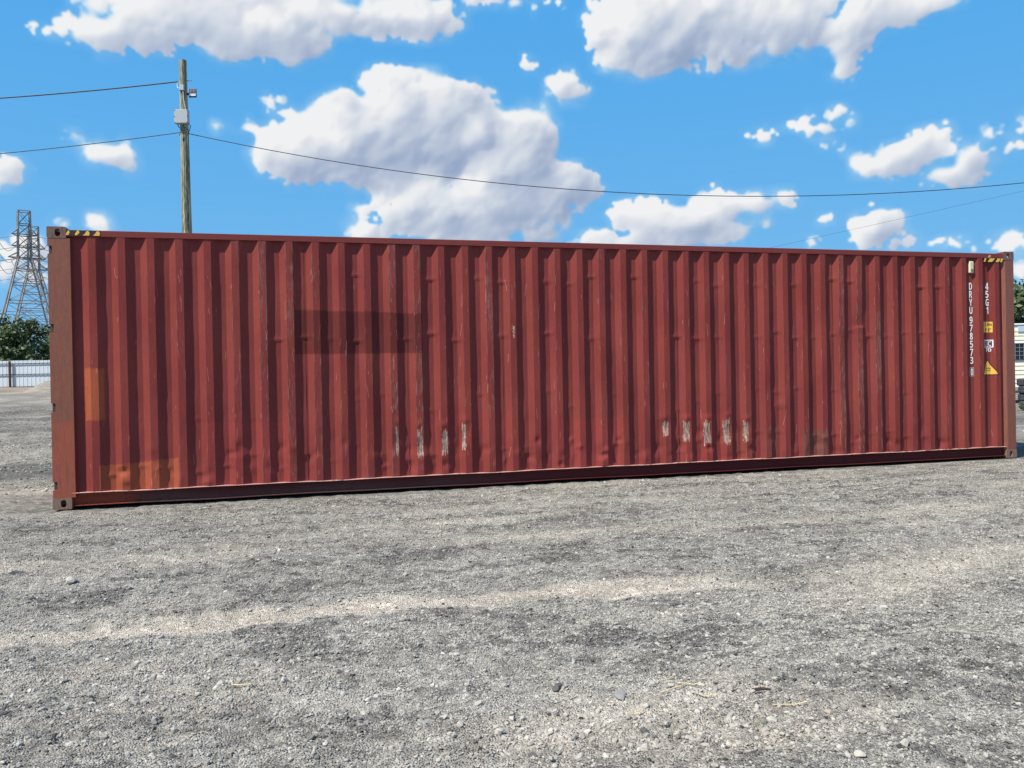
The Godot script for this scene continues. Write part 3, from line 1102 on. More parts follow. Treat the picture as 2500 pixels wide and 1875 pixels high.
func stadium(w: float, h: float, at := Vector2.ZERO) -> PackedVector2Array:
	var p := PackedVector2Array()
	var r := w / 2.0
	for k in 9:
		var a := PI * k / 8.0
		p.append(at + Vector2(cos(a) * r, h / 2.0 - r + sin(a) * r))
	for k in 9:
		var a := PI + PI * k / 8.0
		p.append(at + Vector2(cos(a) * r, -h / 2.0 + r + sin(a) * r))
	return p

func casting(parent: Node3D, sx: int, sy: int, sz: int, m: Material) -> void:
	# outer corner at (0 or L, 0 or H, 0 or -W); sx, sy, sz point outwards
	var c := CSGCombiner3D.new()
	c.name = "corner_casting"
	var corner := Vector3(0.0 if sx < 0 else L, 0.0 if sy < 0 else H, 0.0 if sz > 0 else -W)
	var a := 0.178
	var hh := 0.118
	var dd := 0.162
	var body := CSGPolygon3D.new()
	var p := PackedVector2Array()
	var r := 0.012
	for q in [[a - r, hh - r, 0.0], [r, hh - r, 0.5], [r, r, 1.0], [a - r, r, 1.5]]:
		for k in 4:
			var t: float = (q[2] + k / 6.0) * PI
			p.append(Vector2(q[0] + cos(t) * r, q[1] + sin(t) * r))
	body.polygon = p
	body.depth = dd
	body.position = Vector3(0, 0, 0)
	c.add_child(body)
	var inner := CSGBox3D.new()
	inner.operation = CSGShape3D.OPERATION_SUBTRACTION
	inner.size = Vector3(a - 0.056, hh - 0.056, dd - 0.056)
	inner.position = Vector3(a / 2.0, hh / 2.0, -dd / 2.0)
	c.add_child(inner)
	var hole := CSGPolygon3D.new()
	hole.operation = CSGShape3D.OPERATION_SUBTRACTION
	hole.polygon = stadium(0.052, 0.078)
	hole.depth = 0.06
	hole.position = Vector3(a - 0.10 if sx > 0 else 0.10, hh / 2.0, 0.02) if sz > 0 else Vector3(a - 0.10 if sx > 0 else 0.10, hh / 2.0, -dd + 0.04)
	c.add_child(hole)
	var end := CSGPolygon3D.new()
	end.operation = CSGShape3D.OPERATION_SUBTRACTION
	end.polygon = stadium(0.056, 0.078)
	end.depth = 0.06
	end.rotation.y = PI / 2.0
	end.position = Vector3(a + 0.02 if sx > 0 else 0.04, hh / 2.0, -0.085 if sz > 0 else -dd + 0.085)
	c.add_child(end)
	var top := CSGPolygon3D.new()
	top.operation = CSGShape3D.OPERATION_SUBTRACTION
	top.polygon = stadium(0.063, 0.11)
	top.depth = 0.06
	top.rotation.x = -PI / 2.0
	top.position = Vector3(a / 2.0, hh + 0.02 if sy > 0 else 0.04, -dd / 2.0)
	c.add_child(top)
	c.material_override = m
	parent.add_child(c, true)
	c.position = corner + Vector3(-a if sx > 0 else 0.0, -hh if sy > 0 else 0.0, 0.0 if sz > 0 else dd)

func bent_sheet(x0: float, x1: float, lo: Callable, hi: Callable, off: float) -> ArrayMesh:
	# a thin film that follows the corrugation
	var f := Buf.new()
	var n := maxi(2, int((x1 - x0) / 0.003))
	for k in n:
		var a := lerpf(x0, x1, float(k) / n)
		var b := lerpf(x0, x1, float(k + 1) / n)
		f.quad(Vector3(a, lo.call(a), wall_z(a) + off), Vector3(b, lo.call(b), wall_z(b) + off), Vector3(b, hi.call(b), wall_z(b) + off), Vector3(a, hi.call(a), wall_z(a) + off), Vector3(0, 0, 1))
	return f.done()

func bent_rect(x0: float, x1: float, y0: float, y1: float, off: float) -> ArrayMesh:
	return bent_sheet(x0, x1, func(_x): return y0, func(_x): return y1, off)

func letter_mesh(txt: String, x0: float, x1: float, y0: float, y1: float, off: float, keep_side := 0.0) -> ArrayMesh:
	# one painted character fitted into a box and laid on the corrugation
	var fnt := SystemFont.new()
	fnt.font_names = PackedStringArray(["Droid Sans"])
	fnt.font_weight = 700
	var t := TextMesh.new()
	t.text = txt
	t.font = fnt
	t.font_size = 64
	t.pixel_size = 0.01
	t.depth = 0.0
	t.curve_step = 1.0
	var a := t.get_mesh_arrays()
	var v: PackedVector3Array = a[Mesh.ARRAY_VERTEX]
	var lo := Vector3(1e9, 1e9, 0)
	var hi := Vector3(-1e9, -1e9, 0)
	for p in v:
		lo = lo.min(p)
		hi = hi.max(p)
	var f := Buf.new()
	var xa := x0
	var xb := x1
	if keep_side > 0.0:
		var cx := (x0 + x1) / 2.0
		var hw := minf((x1 - x0) / 2.0, (hi.x - lo.x) / maxf(hi.y - lo.y, 1e-6) * (y1 - y0) * keep_side / 2.0)
		xa = cx - hw
		xb = cx + hw
	for p in v:
		var x := lerpf(xa, xb, (p.x - lo.x) / maxf(hi.x - lo.x, 1e-6))
		var y := lerpf(y0, y1, (p.y - lo.y) / maxf(hi.y - lo.y, 1e-6))
		f.v.append(Vector3(x, y, wall_z(x) + off))
		f.n.append(Vector3(0, 0, 1))
	f.i = a[Mesh.ARRAY_INDEX]
	return f.done()

func make_container() -> void:
	var c := thing("shipping_container", "long dark red corrugated steel shipping container standing on the gravel", "container")
	lay_dents()
	var left := textured("wall_paint_door_half", wall_texture(0.0, 6.4, 500), 0.55, 0.16)
	var right := textured("wall_paint_front_half", wall_texture(5.8, 6.4, 600), 0.55, 0.16)
	# ten welded sheets make up the side wall
	var x := 0.16
	for s in 10:
		var x1 := (S0 + (s + 1) * 4 * PITCH - 0.030) if s < 9 else 12.06
		var first := s < 5
		var sh := part(c, "side_panel", sheet_mesh(x, x1 + (0.006 if s < 9 else 0.0), 132, 0.0 if first else 5.8, 6.4, 0.0, 0.0018 if s % 2 == 1 else 0.0), left if first else right)
		if s < 9:
			# weld bead along the joint
			var pts := []
			for k in 9:
				pts.append(Vector3(x1 + 0.003, 0.17 + k * 0.3287, ZI + 0.0012))
			part(sh, "weld_seam", tube_mesh(pts, 0.0020, 6), mat("weld", srgb(141, 70, 66), 0.55))
		x = x1
	part(c, "side_panel", sheet_mesh(0.16, 12.06, 2, 0.0, 12.2, -W), right)
	# frame
	var rail_m := textured("rail_paint", paint_texture(700, 1024, 64, [120, 56, 53], [92, 58, 50], 0.22, 1), 0.5, 0.3)
	var f := Buf.new()
	f.bevel_box(Vector3(0.1781, 2.800, -0.062), Vector3(L - 0.1481, 2.866, -0.002), 0.004)
	planar_uv(f, Vector2(0, 2.79), Vector2(L, 0.09))
	part(c, "top_rail", f.done(), rail_m)
	f = Buf.new()
	f.bevel_box(Vector3(0.1781, 2.800, -W + 0.002), Vector3(L - 0.1481, 2.866, -W + 0.062), 0.004)
	planar_uv(f, Vector2(0, 2.79), Vector2(L, 0.09))
	part(c, "top_rail", f.done(), rail_m)
	# bottom rail: a channel, web set back between two flanges
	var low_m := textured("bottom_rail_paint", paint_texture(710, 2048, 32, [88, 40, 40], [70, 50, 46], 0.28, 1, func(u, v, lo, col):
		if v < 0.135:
			return [182.0, 140.0, 132.0]  # worn dusty top lip, painted paler to bring out its sunlit line
		var grey: float = sstep(0.050, 0.085, u + lo * 0.03) * sstep(0.46, 0.30, u + lo * 0.2) * clampf(v * 1.6 + lo * 1.5, 0.0, 1.0) * 0.8
		var rust: float = sstep(0.085, 0.055, u + lo * 0.03) * 0.8
		return [lerpf(lerpf(col[0], 142.0, rust), 92.0, grey), lerpf(lerpf(col[1], 70.0, rust), 70.0, grey), lerpf(lerpf(col[2], 52.0, rust), 66.0, grey)]), 0.65, 0.2)
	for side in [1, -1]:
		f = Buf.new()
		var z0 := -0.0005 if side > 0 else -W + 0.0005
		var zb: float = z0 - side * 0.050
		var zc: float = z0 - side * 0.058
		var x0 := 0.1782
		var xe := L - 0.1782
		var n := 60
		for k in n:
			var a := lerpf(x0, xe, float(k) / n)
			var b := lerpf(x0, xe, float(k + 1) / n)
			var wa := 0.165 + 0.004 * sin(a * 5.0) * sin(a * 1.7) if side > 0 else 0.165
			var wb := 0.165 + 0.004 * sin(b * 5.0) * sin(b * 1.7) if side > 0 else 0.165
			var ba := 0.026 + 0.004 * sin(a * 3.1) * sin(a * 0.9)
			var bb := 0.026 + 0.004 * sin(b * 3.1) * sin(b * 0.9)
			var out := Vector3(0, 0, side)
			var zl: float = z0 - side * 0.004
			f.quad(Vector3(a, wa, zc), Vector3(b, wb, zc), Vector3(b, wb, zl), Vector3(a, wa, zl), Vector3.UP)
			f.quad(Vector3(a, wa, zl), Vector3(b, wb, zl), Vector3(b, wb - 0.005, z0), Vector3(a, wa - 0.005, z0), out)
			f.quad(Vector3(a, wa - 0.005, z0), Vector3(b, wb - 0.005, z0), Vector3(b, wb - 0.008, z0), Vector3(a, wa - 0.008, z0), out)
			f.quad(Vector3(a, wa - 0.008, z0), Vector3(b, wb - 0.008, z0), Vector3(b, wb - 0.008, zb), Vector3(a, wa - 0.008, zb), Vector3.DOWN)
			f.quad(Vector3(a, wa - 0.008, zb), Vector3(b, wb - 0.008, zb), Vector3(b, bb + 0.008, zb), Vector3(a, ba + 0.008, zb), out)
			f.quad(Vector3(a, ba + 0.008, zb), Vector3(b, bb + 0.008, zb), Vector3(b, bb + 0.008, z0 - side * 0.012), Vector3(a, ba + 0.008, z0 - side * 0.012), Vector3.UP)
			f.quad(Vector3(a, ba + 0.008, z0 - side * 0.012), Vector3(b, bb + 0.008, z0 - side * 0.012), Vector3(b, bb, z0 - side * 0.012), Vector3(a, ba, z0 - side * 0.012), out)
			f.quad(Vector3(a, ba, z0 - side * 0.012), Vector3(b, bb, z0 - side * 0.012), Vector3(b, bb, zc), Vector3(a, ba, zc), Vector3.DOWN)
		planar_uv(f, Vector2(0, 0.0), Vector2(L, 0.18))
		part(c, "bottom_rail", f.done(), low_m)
	# corner posts; the door-end posts are notched for the hinges
	var post_m := textured("post_paint", paint_texture(720, 128, 1024, [132, 77, 58], [104, 70, 52], 0.42, 10, func(_u, v, lo, col):
		if v > 0.694 + lo * 0.03:
			return [150.0, 76.0, 56.0]
		return col), 0.5)
	var post2_m := textured("front_post_paint", paint_texture(730, 128, 1024, [128, 74, 60], [98, 68, 54], 0.46, 10), 0.5)
	var hinge_m := mat("hinge_steel", srgb(74, 58, 50), 0.7)
	for side in [1, -1]:
		var poly := PackedVector2Array()
		poly.append(Vector2(0.213, 0.1185))
		poly.append(Vector2(0.213, 2.7775))
		poly.append(Vector2(0.004, 2.7775))
		for nt in [[2.699, 2.617], [1.900, 1.812], [1.088, 1.000], [0.284, 0.199]]:
			poly.append_array([Vector2(0.004, nt[0]), Vector2(0.046, nt[0]), Vector2(0.046, nt[1]), Vector2(0.004, nt[1])])
		poly.append(Vector2(0.004, 0.1185))
		f = Buf.new()
		var za := -0.002 if side > 0 else -W + 0.002
		f.prism(poly, za, za - side * 0.10)
		planar_uv(f, Vector2(0, 0), Vector2(0.22, 2.9))
		var po := part(c, "corner_post", f.done(), post_m)
		for nt in [2.658, 1.856, 1.044, 0.2415]:
			part(po, "hinge", box_mesh(Vector3(0.007, nt - 0.046, minf(za - side * 0.034, za - side * 0.0985)), Vector3(0.0455, nt + 0.046, maxf(za - side * 0.034, za - side * 0.0985)), 0.003), hinge_m)
		# front-end post: bent plate with a sloping inner edge
		f = Buf.new()
		var pp := PackedVector2Array([Vector2(12.004, za - side * 0.046), Vector2(12.004, za - side * 0.034), Vector2(12.040, za - side * 0.002), Vector2(12.046, za), Vector2(12.186, za), Vector2(12.190, za - side * 0.005), Vector2(12.190, za - side * 0.10), Vector2(12.05, za - side * 0.10)])
		f.prism(pp, 0.1185, 2.7775, 1)
		planar_uv(f, Vector2(11.99, 0), Vector2(0.21, 2.9))
		part(c, "corner_post", f.done(), post2_m)
	var cast_m := textured("casting_paint", paint_texture(740, 128, 128, [112, 84, 74], [86, 60, 50], 0.5, 2), 0.65)
	var low_cast := textured("bottom_casting_paint", paint_texture(741, 128, 128, [128, 102, 88], [100, 76, 62], 0.45, 2), 0.7)
	for m2 in [cast_m, low_cast]:
		m2.uv1_triplanar = true
		m2.uv1_scale = Vector3(3, 3, 3)
	for sx in [-1, 1]:
		for sy in [-1, 1]:
			for sz in [-1, 1]:
				casting(c, sx, sy, sz, cast_m if sy > 0 else low_cast)
	# header gussets beside the upper castings
	for side in [1, -1]:
		f = Buf.new()
		var za := -0.020 if side > 0 else -W + 0.02
		f.prism(PackedVector2Array([Vector2(L - 0.177, 2.880), Vector2(L - 0.30, 2.8665), Vector2(L - 0.177, 2.8665)]), za, za - side * 0.08)
		part(c, "gusset", f.done(), cast_m)
	var plain := mat("container_red", srgb(120, 54, 53), 0.5)
	part(c, "roof_panel", box_mesh(Vector3(0.02, 2.850, -W + 0.0625), Vector3(L - 0.02, 2.862, -0.0625)), plain)
	part(c, "floor_panel", box_mesh(Vector3(0.05, 0.135, -W + 0.07), Vector3(L - 0.05, 0.160, -0.07)), mat("floor_wood", srgb(92, 72, 56), 0.8))
	for k in 20:
		part(c, "cross_member", box_mesh(Vector3(0.5 + k * 0.58, 0.03, -W + 0.07), Vector3(0.545 + k * 0.58, 0.1345, -0.07)), plain)
	# front-end wall, corrugated
	f = Buf.new()
	var zz := -0.17
	while zz > -W + 0.30:
		for q in [[0.0, 12.120, 12.165], [0.07, 12.165, 12.165], [0.14, 12.165, 12.120], [0.21, 12.120, 12.120]]:
			f.quad(Vector3(q[1], 0.13, zz - q[0]), Vector3(q[2], 0.13, zz - q[0] - 0.07), Vector3(q[2], 2.80, zz - q[0] - 0.07), Vector3(q[1], 2.80, zz - q[0]), Vector3.RIGHT)
		zz -= 0.28
	f.quad(Vector3(12.12, 0.13, zz), Vector3(12.12, 0.13, -W + 0.05), Vector3(12.12, 2.80, -W + 0.05), Vector3(12.12, 2.80, zz), Vector3.RIGHT)
	f.quad(Vector3(12.12, 0.13, -0.05), Vector3(12.12, 0.13, -0.17), Vector3(12.12, 2.80, -0.17), Vector3(12.12, 2.80, -0.05), Vector3.RIGHT)
	part(c, "end_panel", f.done(), plain)
	part(c, "end_rail", box_mesh(Vector3(12.10, 2.80, -W + 0.163), Vector3(12.188, 2.89, -0.163), 0.004), rail_m)
	part(c, "end_rail", box_mesh(Vector3(12.10, 0.012, -W + 0.163), Vector3(12.188, 0.129, -0.163), 0.004), rail_m)
	part(c, "end_rail", box_mesh(Vector3(0.004, 2.79, -W + 0.163), Vector3(0.09, 2.89, -0.163), 0.004), rail_m)
	part(c, "end_rail", box_mesh(Vector3(0.004, 0.012, -W + 0.163), Vector3(0.09, 0.13, -0.163), 0.004), rail_m)
	# doors
	for d in 2:
		var za := -0.103 - d * 1.118
		var door := part(c, "door", box_mesh(Vector3(0.05, 0.132, za - 1.112), Vector3(0.09, 2.788, za), 0.004), plain)
		for q in 2:
			var zr := za - 0.30 - q * 0.5
			var rod := part(c, "lock_rod", tube_mesh([Vector3(0.026, 0.10, zr), Vector3(0.026, 2.81, zr)], 0.017, 10), mat("galvanised", srgb(150, 150, 148), 0.45, 0.6))
			part(rod, "handle", box_mesh(Vector3(0.010, 1.05, zr - 0.30), Vector3(0.022, 1.085, zr - 0.018), 0.003), mat("galvanised", srgb(150, 150, 148)))
		door.set_meta("label", "steel container door")
	# markings
	var white := mat("white_paint", srgb(240, 236, 234), 0.6)
	var yellow := mat("yellow_film", srgb(226, 178, 74), 0.55)
	var black := mat("black_film", srgb(34, 24, 20), 0.6)
	var code := "DRYU9785730"
	var cell := [11.452, 11.512]
	for k in 11:
		var y1: float
		if k < 4:
			y1 = 2.458 - k * 0.1120
		elif k < 10:
			y1 = 1.9885 - (k - 4) * 0.1120
		else:
			y1 = 1.268
		var g := code[k]
		var a: float = cell[0] + 0.004
		var b: float = cell[1] - 0.004
		if k == 10:
			a += 0.008
			b -= 0.008
		part(c, "letter", letter_mesh(g, a, b, y1 - 0.098, y1, 0.0035), white)
	# the frame round the check digit
	for q in [[11.447, 11.5145, 1.2755, 1.279], [11.447, 11.5145, 1.159, 1.1625], [11.447, 11.450, 1.1625, 1.2755], [11.5105, 11.5145, 1.1625, 1.2755]]:
		part(c, "digit_frame", bent_rect(q[0], q[1], q[2], q[3], 0.0032), white)
	var code2 := "45G1"
	for k in 4:
		var y1 := 2.460 - k * 0.1120
		part(c, "letter", letter_mesh(code2[k], 11.7335 if k < 3 else 11.748, 11.787 if k < 3 else 11.779, y1 - 0.099, y1, 0.0035), white)
	var st := part(c, "height_sticker", bent_rect(11.664, 11.830, 1.766, 1.914, 0.0030), yellow)
	part(st, "letter", letter_mesh("2,", 11.70, 11.744, 1.850, 1.905, 0.0042), black)
	part(st, "letter", letter_mesh("9", 11.752, 11.778, 1.855, 1.902, 0.0042), black)
	part(st, "letter", letter_mesh("m", 11.784, 11.818, 1.855, 1.890, 0.0042), black)
	part(st, "letter", letter_mesh("9'", 11.710, 11.745, 1.775, 1.825, 0.0042), black)
	part(st, "letter", letter_mesh("6\"", 11.765, 11.812, 1.778, 1.825, 0.0042), black)
	var lg := part(c, "rail_mark", bent_rect(11.680, 11.836, 1.556, 1.662, 0.0030), white)
	part(lg, "panel", bent_rect(11.688, 11.748, 1.568, 1.651, 0.0036), mat("mark_dark", srgb(84, 52, 54), 0.6))
	part(lg, "panel", bent_rect(11.753, 11.822, 1.568, 1.651, 0.0036), mat("mark_dark", srgb(84, 52, 54)))
	part(lg, "letter", letter_mesh("I", 11.712, 11.722, 1.578, 1.642, 0.0042), white)
	part(lg, "letter", letter_mesh("C", 11.762, 11.812, 1.576, 1.643, 0.0042), white)
	part(c, "letter", letter_mesh("7", 11.725, 11.752, 1.494, 1.546, 0.0035), white)
	part(c, "letter", letter_mesh("0", 11.760, 11.812, 1.494, 1.546, 0.0035), white)
	var tr := part(c, "warning_triangle", bent_sheet(11.630, 11.916, func(xx): return 1.168, func(xx): return 1.168 + 0.228 * (1.0 - absf(xx - 11.748) / (0.118 if xx < 11.748 else 0.168)), 0.0030), black)
	part(tr, "yellow_field", bent_sheet(11.648, 11.892, func(_x): return 1.180, func(xx): return 1.180 + 0.192 * (1.0 - absf(xx - 11.748) / (0.100 if xx < 11.748 else 0.144)), 0.0038), yellow)
	part(tr, "letter", letter_mesh("SUPER", 11.712, 11.802, 1.256, 1.272, 0.0048), black)
	part(tr, "letter", letter_mesh("HEAVY", 11.712, 11.802, 1.226, 1.242, 0.0048), black)
	# hazard stripes on the rail at the door end and on the plate at the front end
	var hz := part(c, "hazard_strip", box_mesh(Vector3(0.1790, 2.808, -0.0015), Vector3(0.500, 2.862, 0.0)), black)
	for q in [[0.179, 0.215, -0.035], [0.262, 0.305, -0.02], [0.335, 0.40, 0.0], [0.43, 0.497, 0.0]]:
		var fb := Buf.new()
		fb.prism(PackedVector2Array([Vector2(q[0], 2.811), Vector2(q[0] + 0.018, 2.811), Vector2(q[1], 2.838), Vector2(q[1] + q[2] * 0.3, 2.860), Vector2(maxf(q[0] + 0.02, 0.179), 2.860), Vector2(q[0], 2.825)]) if q[2] < 0.0 else PackedVector2Array([Vector2(q[0], 2.811), Vector2(q[1] - 0.006, 2.811), Vector2(q[1], 2.836), Vector2(q[1] - 0.012, 2.858), Vector2(q[0] + 0.034, 2.855), Vector2(q[0] + 0.022, 2.832)]), 0.0002, 0.0010)
		part(hz, "yellow_stripe", fb.done(), yellow)
	var hz2 := part(c, "hazard_plate", box_mesh(Vector3(11.678, 2.744, -0.0045), Vector3(12.000, 2.7995, -0.0015)), black)
	for q in [[11.678, 11.700, 0.025], [11.745, 11.815, 0.055], [11.880, 11.930, 0.04], [11.955, 11.985, 0.03]]:
		var fb := Buf.new()
		fb.prism(PackedVector2Array([Vector2(q[0], 2.747), Vector2(q[1], 2.747), Vector2(q[1] + q[2], 2.797), Vector2(q[0] + q[2] * 0.8, 2.797)]), -0.0012, -0.0002)
		part(hz2, "yellow_stripe", fb.done(), yellow)
	var fb2 := Buf.new()
	fb2.prism(PackedVector2Array([Vector2(11.745, 2.806), Vector2(11.79, 2.806), Vector2(11.80, 2.842), Vector2(11.775, 2.845)]), -0.0018, -0.0006)
	part(c, "peeled_tape", fb2.done(), mat("old_tape", srgb(196, 150, 118), 0.7))
	# ventilator
	var cream := mat("vent_plastic", srgb(206, 198, 170), 0.5)
	var vb := Buf.new()
	var va := Vector3(11.446, 2.588, ZI + 0.002)
	var vz := Vector3(11.516, 2.752, ZI + 0.036)
	vb.bevel_box(va, vz, 0.009)
	var ve := part(c, "ventilator", vb.done(), cream)
	part(ve, "grille", box_mesh(Vector3(11.462, 2.602, ZI + 0.0362), Vector3(11.512, 2.645, ZI + 0.0385), 0.001), mat("vent_grille", srgb(116, 112, 98), 0.6))
	part(ve, "back_plate", box_mesh(Vector3(11.4465, 2.7525, ZI + 0.0015), Vector3(11.5155, 2.778, ZI + 0.006)), mat("vent_plate", srgb(92, 86, 72), 0.7))

# ---------------------------------------------------------------- pole and wires
# axes of the ground plan as the fence, the wires and the trees lie: ALONG runs beside them, BACK leads away from the yard
const ALONG := Vector3(0.968, 0.0, 0.249)
const BACK := Vector3(0.249, 0.0, -0.968)

func pole_texture() -> ImageTexture:
	var w := 128
	var h := 1024
	var s := noise(810, 0.09, 4).get_image(w, 48, false, false, false)
	s.resize(w, h, Image.INTERPOLATE_CUBIC)
	var st := s.get_data()
	var fine := noise(811, 0.2, 3).get_image(w, h / 6, false, false, false)
	fine.resize(w, h, Image.INTERPOLATE_CUBIC)
	var fi := fine.get_data()
	var out := PackedByteArray()
	out.resize(w * h * 3)
	for k in w * h:
		var a := clampf((st[k] / 255.0 - 0.5) * 2.2 + (fi[k] / 255.0 - 0.5) * 1.4 + 0.5, 0.0, 1.0)
		out[k * 3] = int(lerpf(88.0, 172.0, a))
		out[k * 3 + 1] = int(lerpf(86.0, 172.0, a))
		out[k * 3 + 2] = int(lerpf(72.0, 150.0, a))
	return ImageTexture.create_from_image(Image.create_from_data(w, h, false, Image.FORMAT_RGB8, out))

func pole_mesh(top: float, r0: float, r1: float) -> ArrayMesh:
	var f := Buf.new()
	var sides := 16
	var rows := 24
	for j in rows + 1:
		var t := float(j) / rows
		for s in sides + 1:
			var a := TAU * s / sides
			var r := lerpf(r0, r1, t) * (1.0 + 0.02 * sin(a * 3.0 + t * 9.0))
			f.v.append(Vector3(cos(a) * r + 0.01 * sin(t * 5.0), t * top, sin(a) * r))
			f.n.append(Vector3(cos(a), 0, sin(a)))
			f.uv.append(Vector2(float(s) / sides, 1.0 - t))
	for j in rows:
		for s in sides:
			var k := j * (sides + 1) + s
			f.i.append_array([k, k + 1, k + sides + 2, k, k + sides + 2, k + sides + 1])
	var k0 := f.v.size()
	for s in sides:
		var a := TAU * s / sides
		f.v.append(Vector3(cos(a) * r1 + 0.01 * sin(5.0), top, sin(a) * r1))
		f.n.append(Vector3.UP)
		f.uv.append(Vector2(0.5, 0.5))
	for s in range(1, sides - 1):
		f.i.append_array([k0, k0 + s + 1, k0 + s])
	return f.done()

func make_pole_and_wires() -> void:
	var wood := textured("pole_wood", pole_texture(), 0.85, 0.3)
	var base := Vector3(-0.69, ground_h(-0.69, -14.5), -14.5)
	var top := 10.33 - base.y
	var p := thing("utility_pole", "weathered grey-green wooden pole with boxes and floodlight rising behind the container", "pole", base)
	part(p, "pole", pole_mesh(top, 0.175, 0.098), wood)
	var turn := Basis(ALONG, Vector3.UP, -BACK)      # local x along, z towards the yard
	var box := mat("box_grey", srgb(160, 168, 174), 0.5)
	var dark := mat("cable_black", srgb(30, 32, 34), 0.6)
	var y0 := -base.y
	var b := part(p, "junction_box", box_mesh(Vector3(-0.19, 8.51 + y0, 0.10), Vector3(0.19, 8.89 + y0, 0.24), 0.012), box)
	b.basis = turn
	for q in [[-0.17, 8.87], [0.17, 8.87], [-0.17, 8.53], [0.17, 8.53], [-0.18, 8.70], [0.18, 8.70]]:
		part(b, "screw", box_mesh(Vector3(q[0] - 0.010, q[1] + y0 - 0.010, 0.240), Vector3(q[0] + 0.010, q[1] + y0 + 0.010, 0.250), 0.003), dark)
	var s := part(p, "small_box", box_mesh(Vector3(-0.055, 9.45 + y0, 0.09), Vector3(0.065, 9.60 + y0, 0.16), 0.008), box)
	s.basis = turn
	# floodlight on a short arm, seen from its finned back
	var fl := part(p, "floodlight", box_mesh(Vector3(0.145, 9.29 + y0, 0.0), Vector3(0.36, 9.53 + y0, 0.018), 0.006), mat("lamp_back", srgb(44, 46, 62), 0.5))
	fl.basis = turn
	part(fl, "label_plate", box_mesh(Vector3(0.16, 9.325 + y0, 0.036), Vector3(0.345, 9.405 + y0, 0.040)), mat("lamp_plate", srgb(206, 214, 224), 0.5))
	for q in 5:
		part(fl, "fin", box_mesh(Vector3(0.160 + q * 0.042, 9.41 + y0, 0.036), Vector3(0.176 + q * 0.042, 9.52 + y0, 0.060)), mat("lamp_fin", srgb(150, 132, 142), 0.5))
	part(fl, "arm", box_mesh(Vector3(0.09, 9.36 + y0, -0.02), Vector3(0.20, 9.42 + y0, 0.03), 0.006), dark)
	var bolt := part(p, "bolt", tube_mesh([Vector3(0.06, 9.76 + y0, 0), Vector3(0.22, 9.765 + y0, 0)], 0.012, 6), mat("bolt_steel", srgb(96, 92, 96), 0.5, 0.5))
	bolt.basis = turn
	# loose cables on the pole
	var pale := mat("cable_grey", srgb(190, 196, 200), 0.6)
	for q in [
		[[Vector3(-0.10, 9.74, 0.03), Vector3(-0.16, 9.66, 0.05), Vector3(-0.15, 9.55, 0.06), Vector3(-0.05, 9.52, 0.12)], pale, 0.010],
		[[Vector3(-0.06, 9.47, 0.12), Vector3(-0.02, 9.38, 0.13), Vector3(0.06, 9.34, 0.12)], dark, 0.009],
		[[Vector3(0.03, 9.44, 0.13), Vector3(0.05, 9.2, 0.14), Vector3(0.10, 8.9, 0.14)], pale, 0.010],
		[[Vector3(0.17, 8.52, 0.16), Vector3(0.23, 8.46, 0.16), Vector3(0.21, 8.36, 0.16), Vector3(0.14, 8.27, 0.10)], dark, 0.011],
		[[Vector3(-0.12, 8.52, 0.16), Vector3(-0.10, 8.44, 0.17), Vector3(0.0, 8.34, 0.17), Vector3(0.10, 8.28, 0.15)], dark, 0.012],
		[[Vector3(0.02, 8.33, 0.165), Vector3(0.08, 8.42, 0.17), Vector3(0.14, 8.36, 0.15), Vector3(0.08, 8.29, 0.16), Vector3(-0.04, 8.29, 0.17), Vector3(-0.08, 8.18, 0.17)], dark, 0.010]]:
		var pts := []
		for v in q[0]:
			pts.append(v + Vector3(0, y0, 0))
		var cu := part(p, "cable", tube_mesh(pts, q[2], 6), q[1])
		cu.basis = turn
	# spans of wire; each runs on to a pole that stands outside the picture
	var wire := mat("wire_dark", srgb(44, 46, 52), 0.6)
	var far_pole := [Vector3(28.62, 0, -6.95), Vector3(-14.66, 0, -16.72)]
	var names := ["plain weathered wooden pole that carries the wire beyond the trailer", "plain weathered wooden pole that carries the wires beyond the fence"]
	for k in 2:
		var o := thing("utility_pole", names[k], "pole", far_pole[k] + Vector3(0, ground_h(far_pole[k].x, far_pole[k].z), 0))
		part(o, "pole", pole_mesh(10.4 - o.position.y, 0.175, 0.10), wood)
	var spans := [
		[Vector3(-0.60, 8.28, -14.42), Vector3(28.5, 7.32, -6.98), 1.56, 0.011, "thin black wire sagging from the pole over the container roof"],
		[Vector3(-0.80, 9.75, -14.53), Vector3(-14.54, 8.85, -16.7), 0.25, 0.017, "twisted grey service cable leaving the pole above its floodlight"],
		[Vector3(-0.80, 8.33, -14.53), Vector3(-14.57, 7.10, -16.7), 0.23, 0.011, "thin black wire leaving the pole below its grey box towards the fence"]]
	for q in spans:
		var o := part(self, "overhead_wire", tube_mesh(sagging(q[0], q[1], q[2], 40), q[3], 6), wire)
		tag(o, q[4], "wire")
	var faint := part(self, "overhead_wire", tube_mesh(sagging(Vector3(62.0, 15.9, -28.0), Vector3(36.0, 12.3, -78.0), 0.1, 24), 0.010, 5), wire)
	tag(faint, "faint distant wire slanting down behind the container roof", "wire")

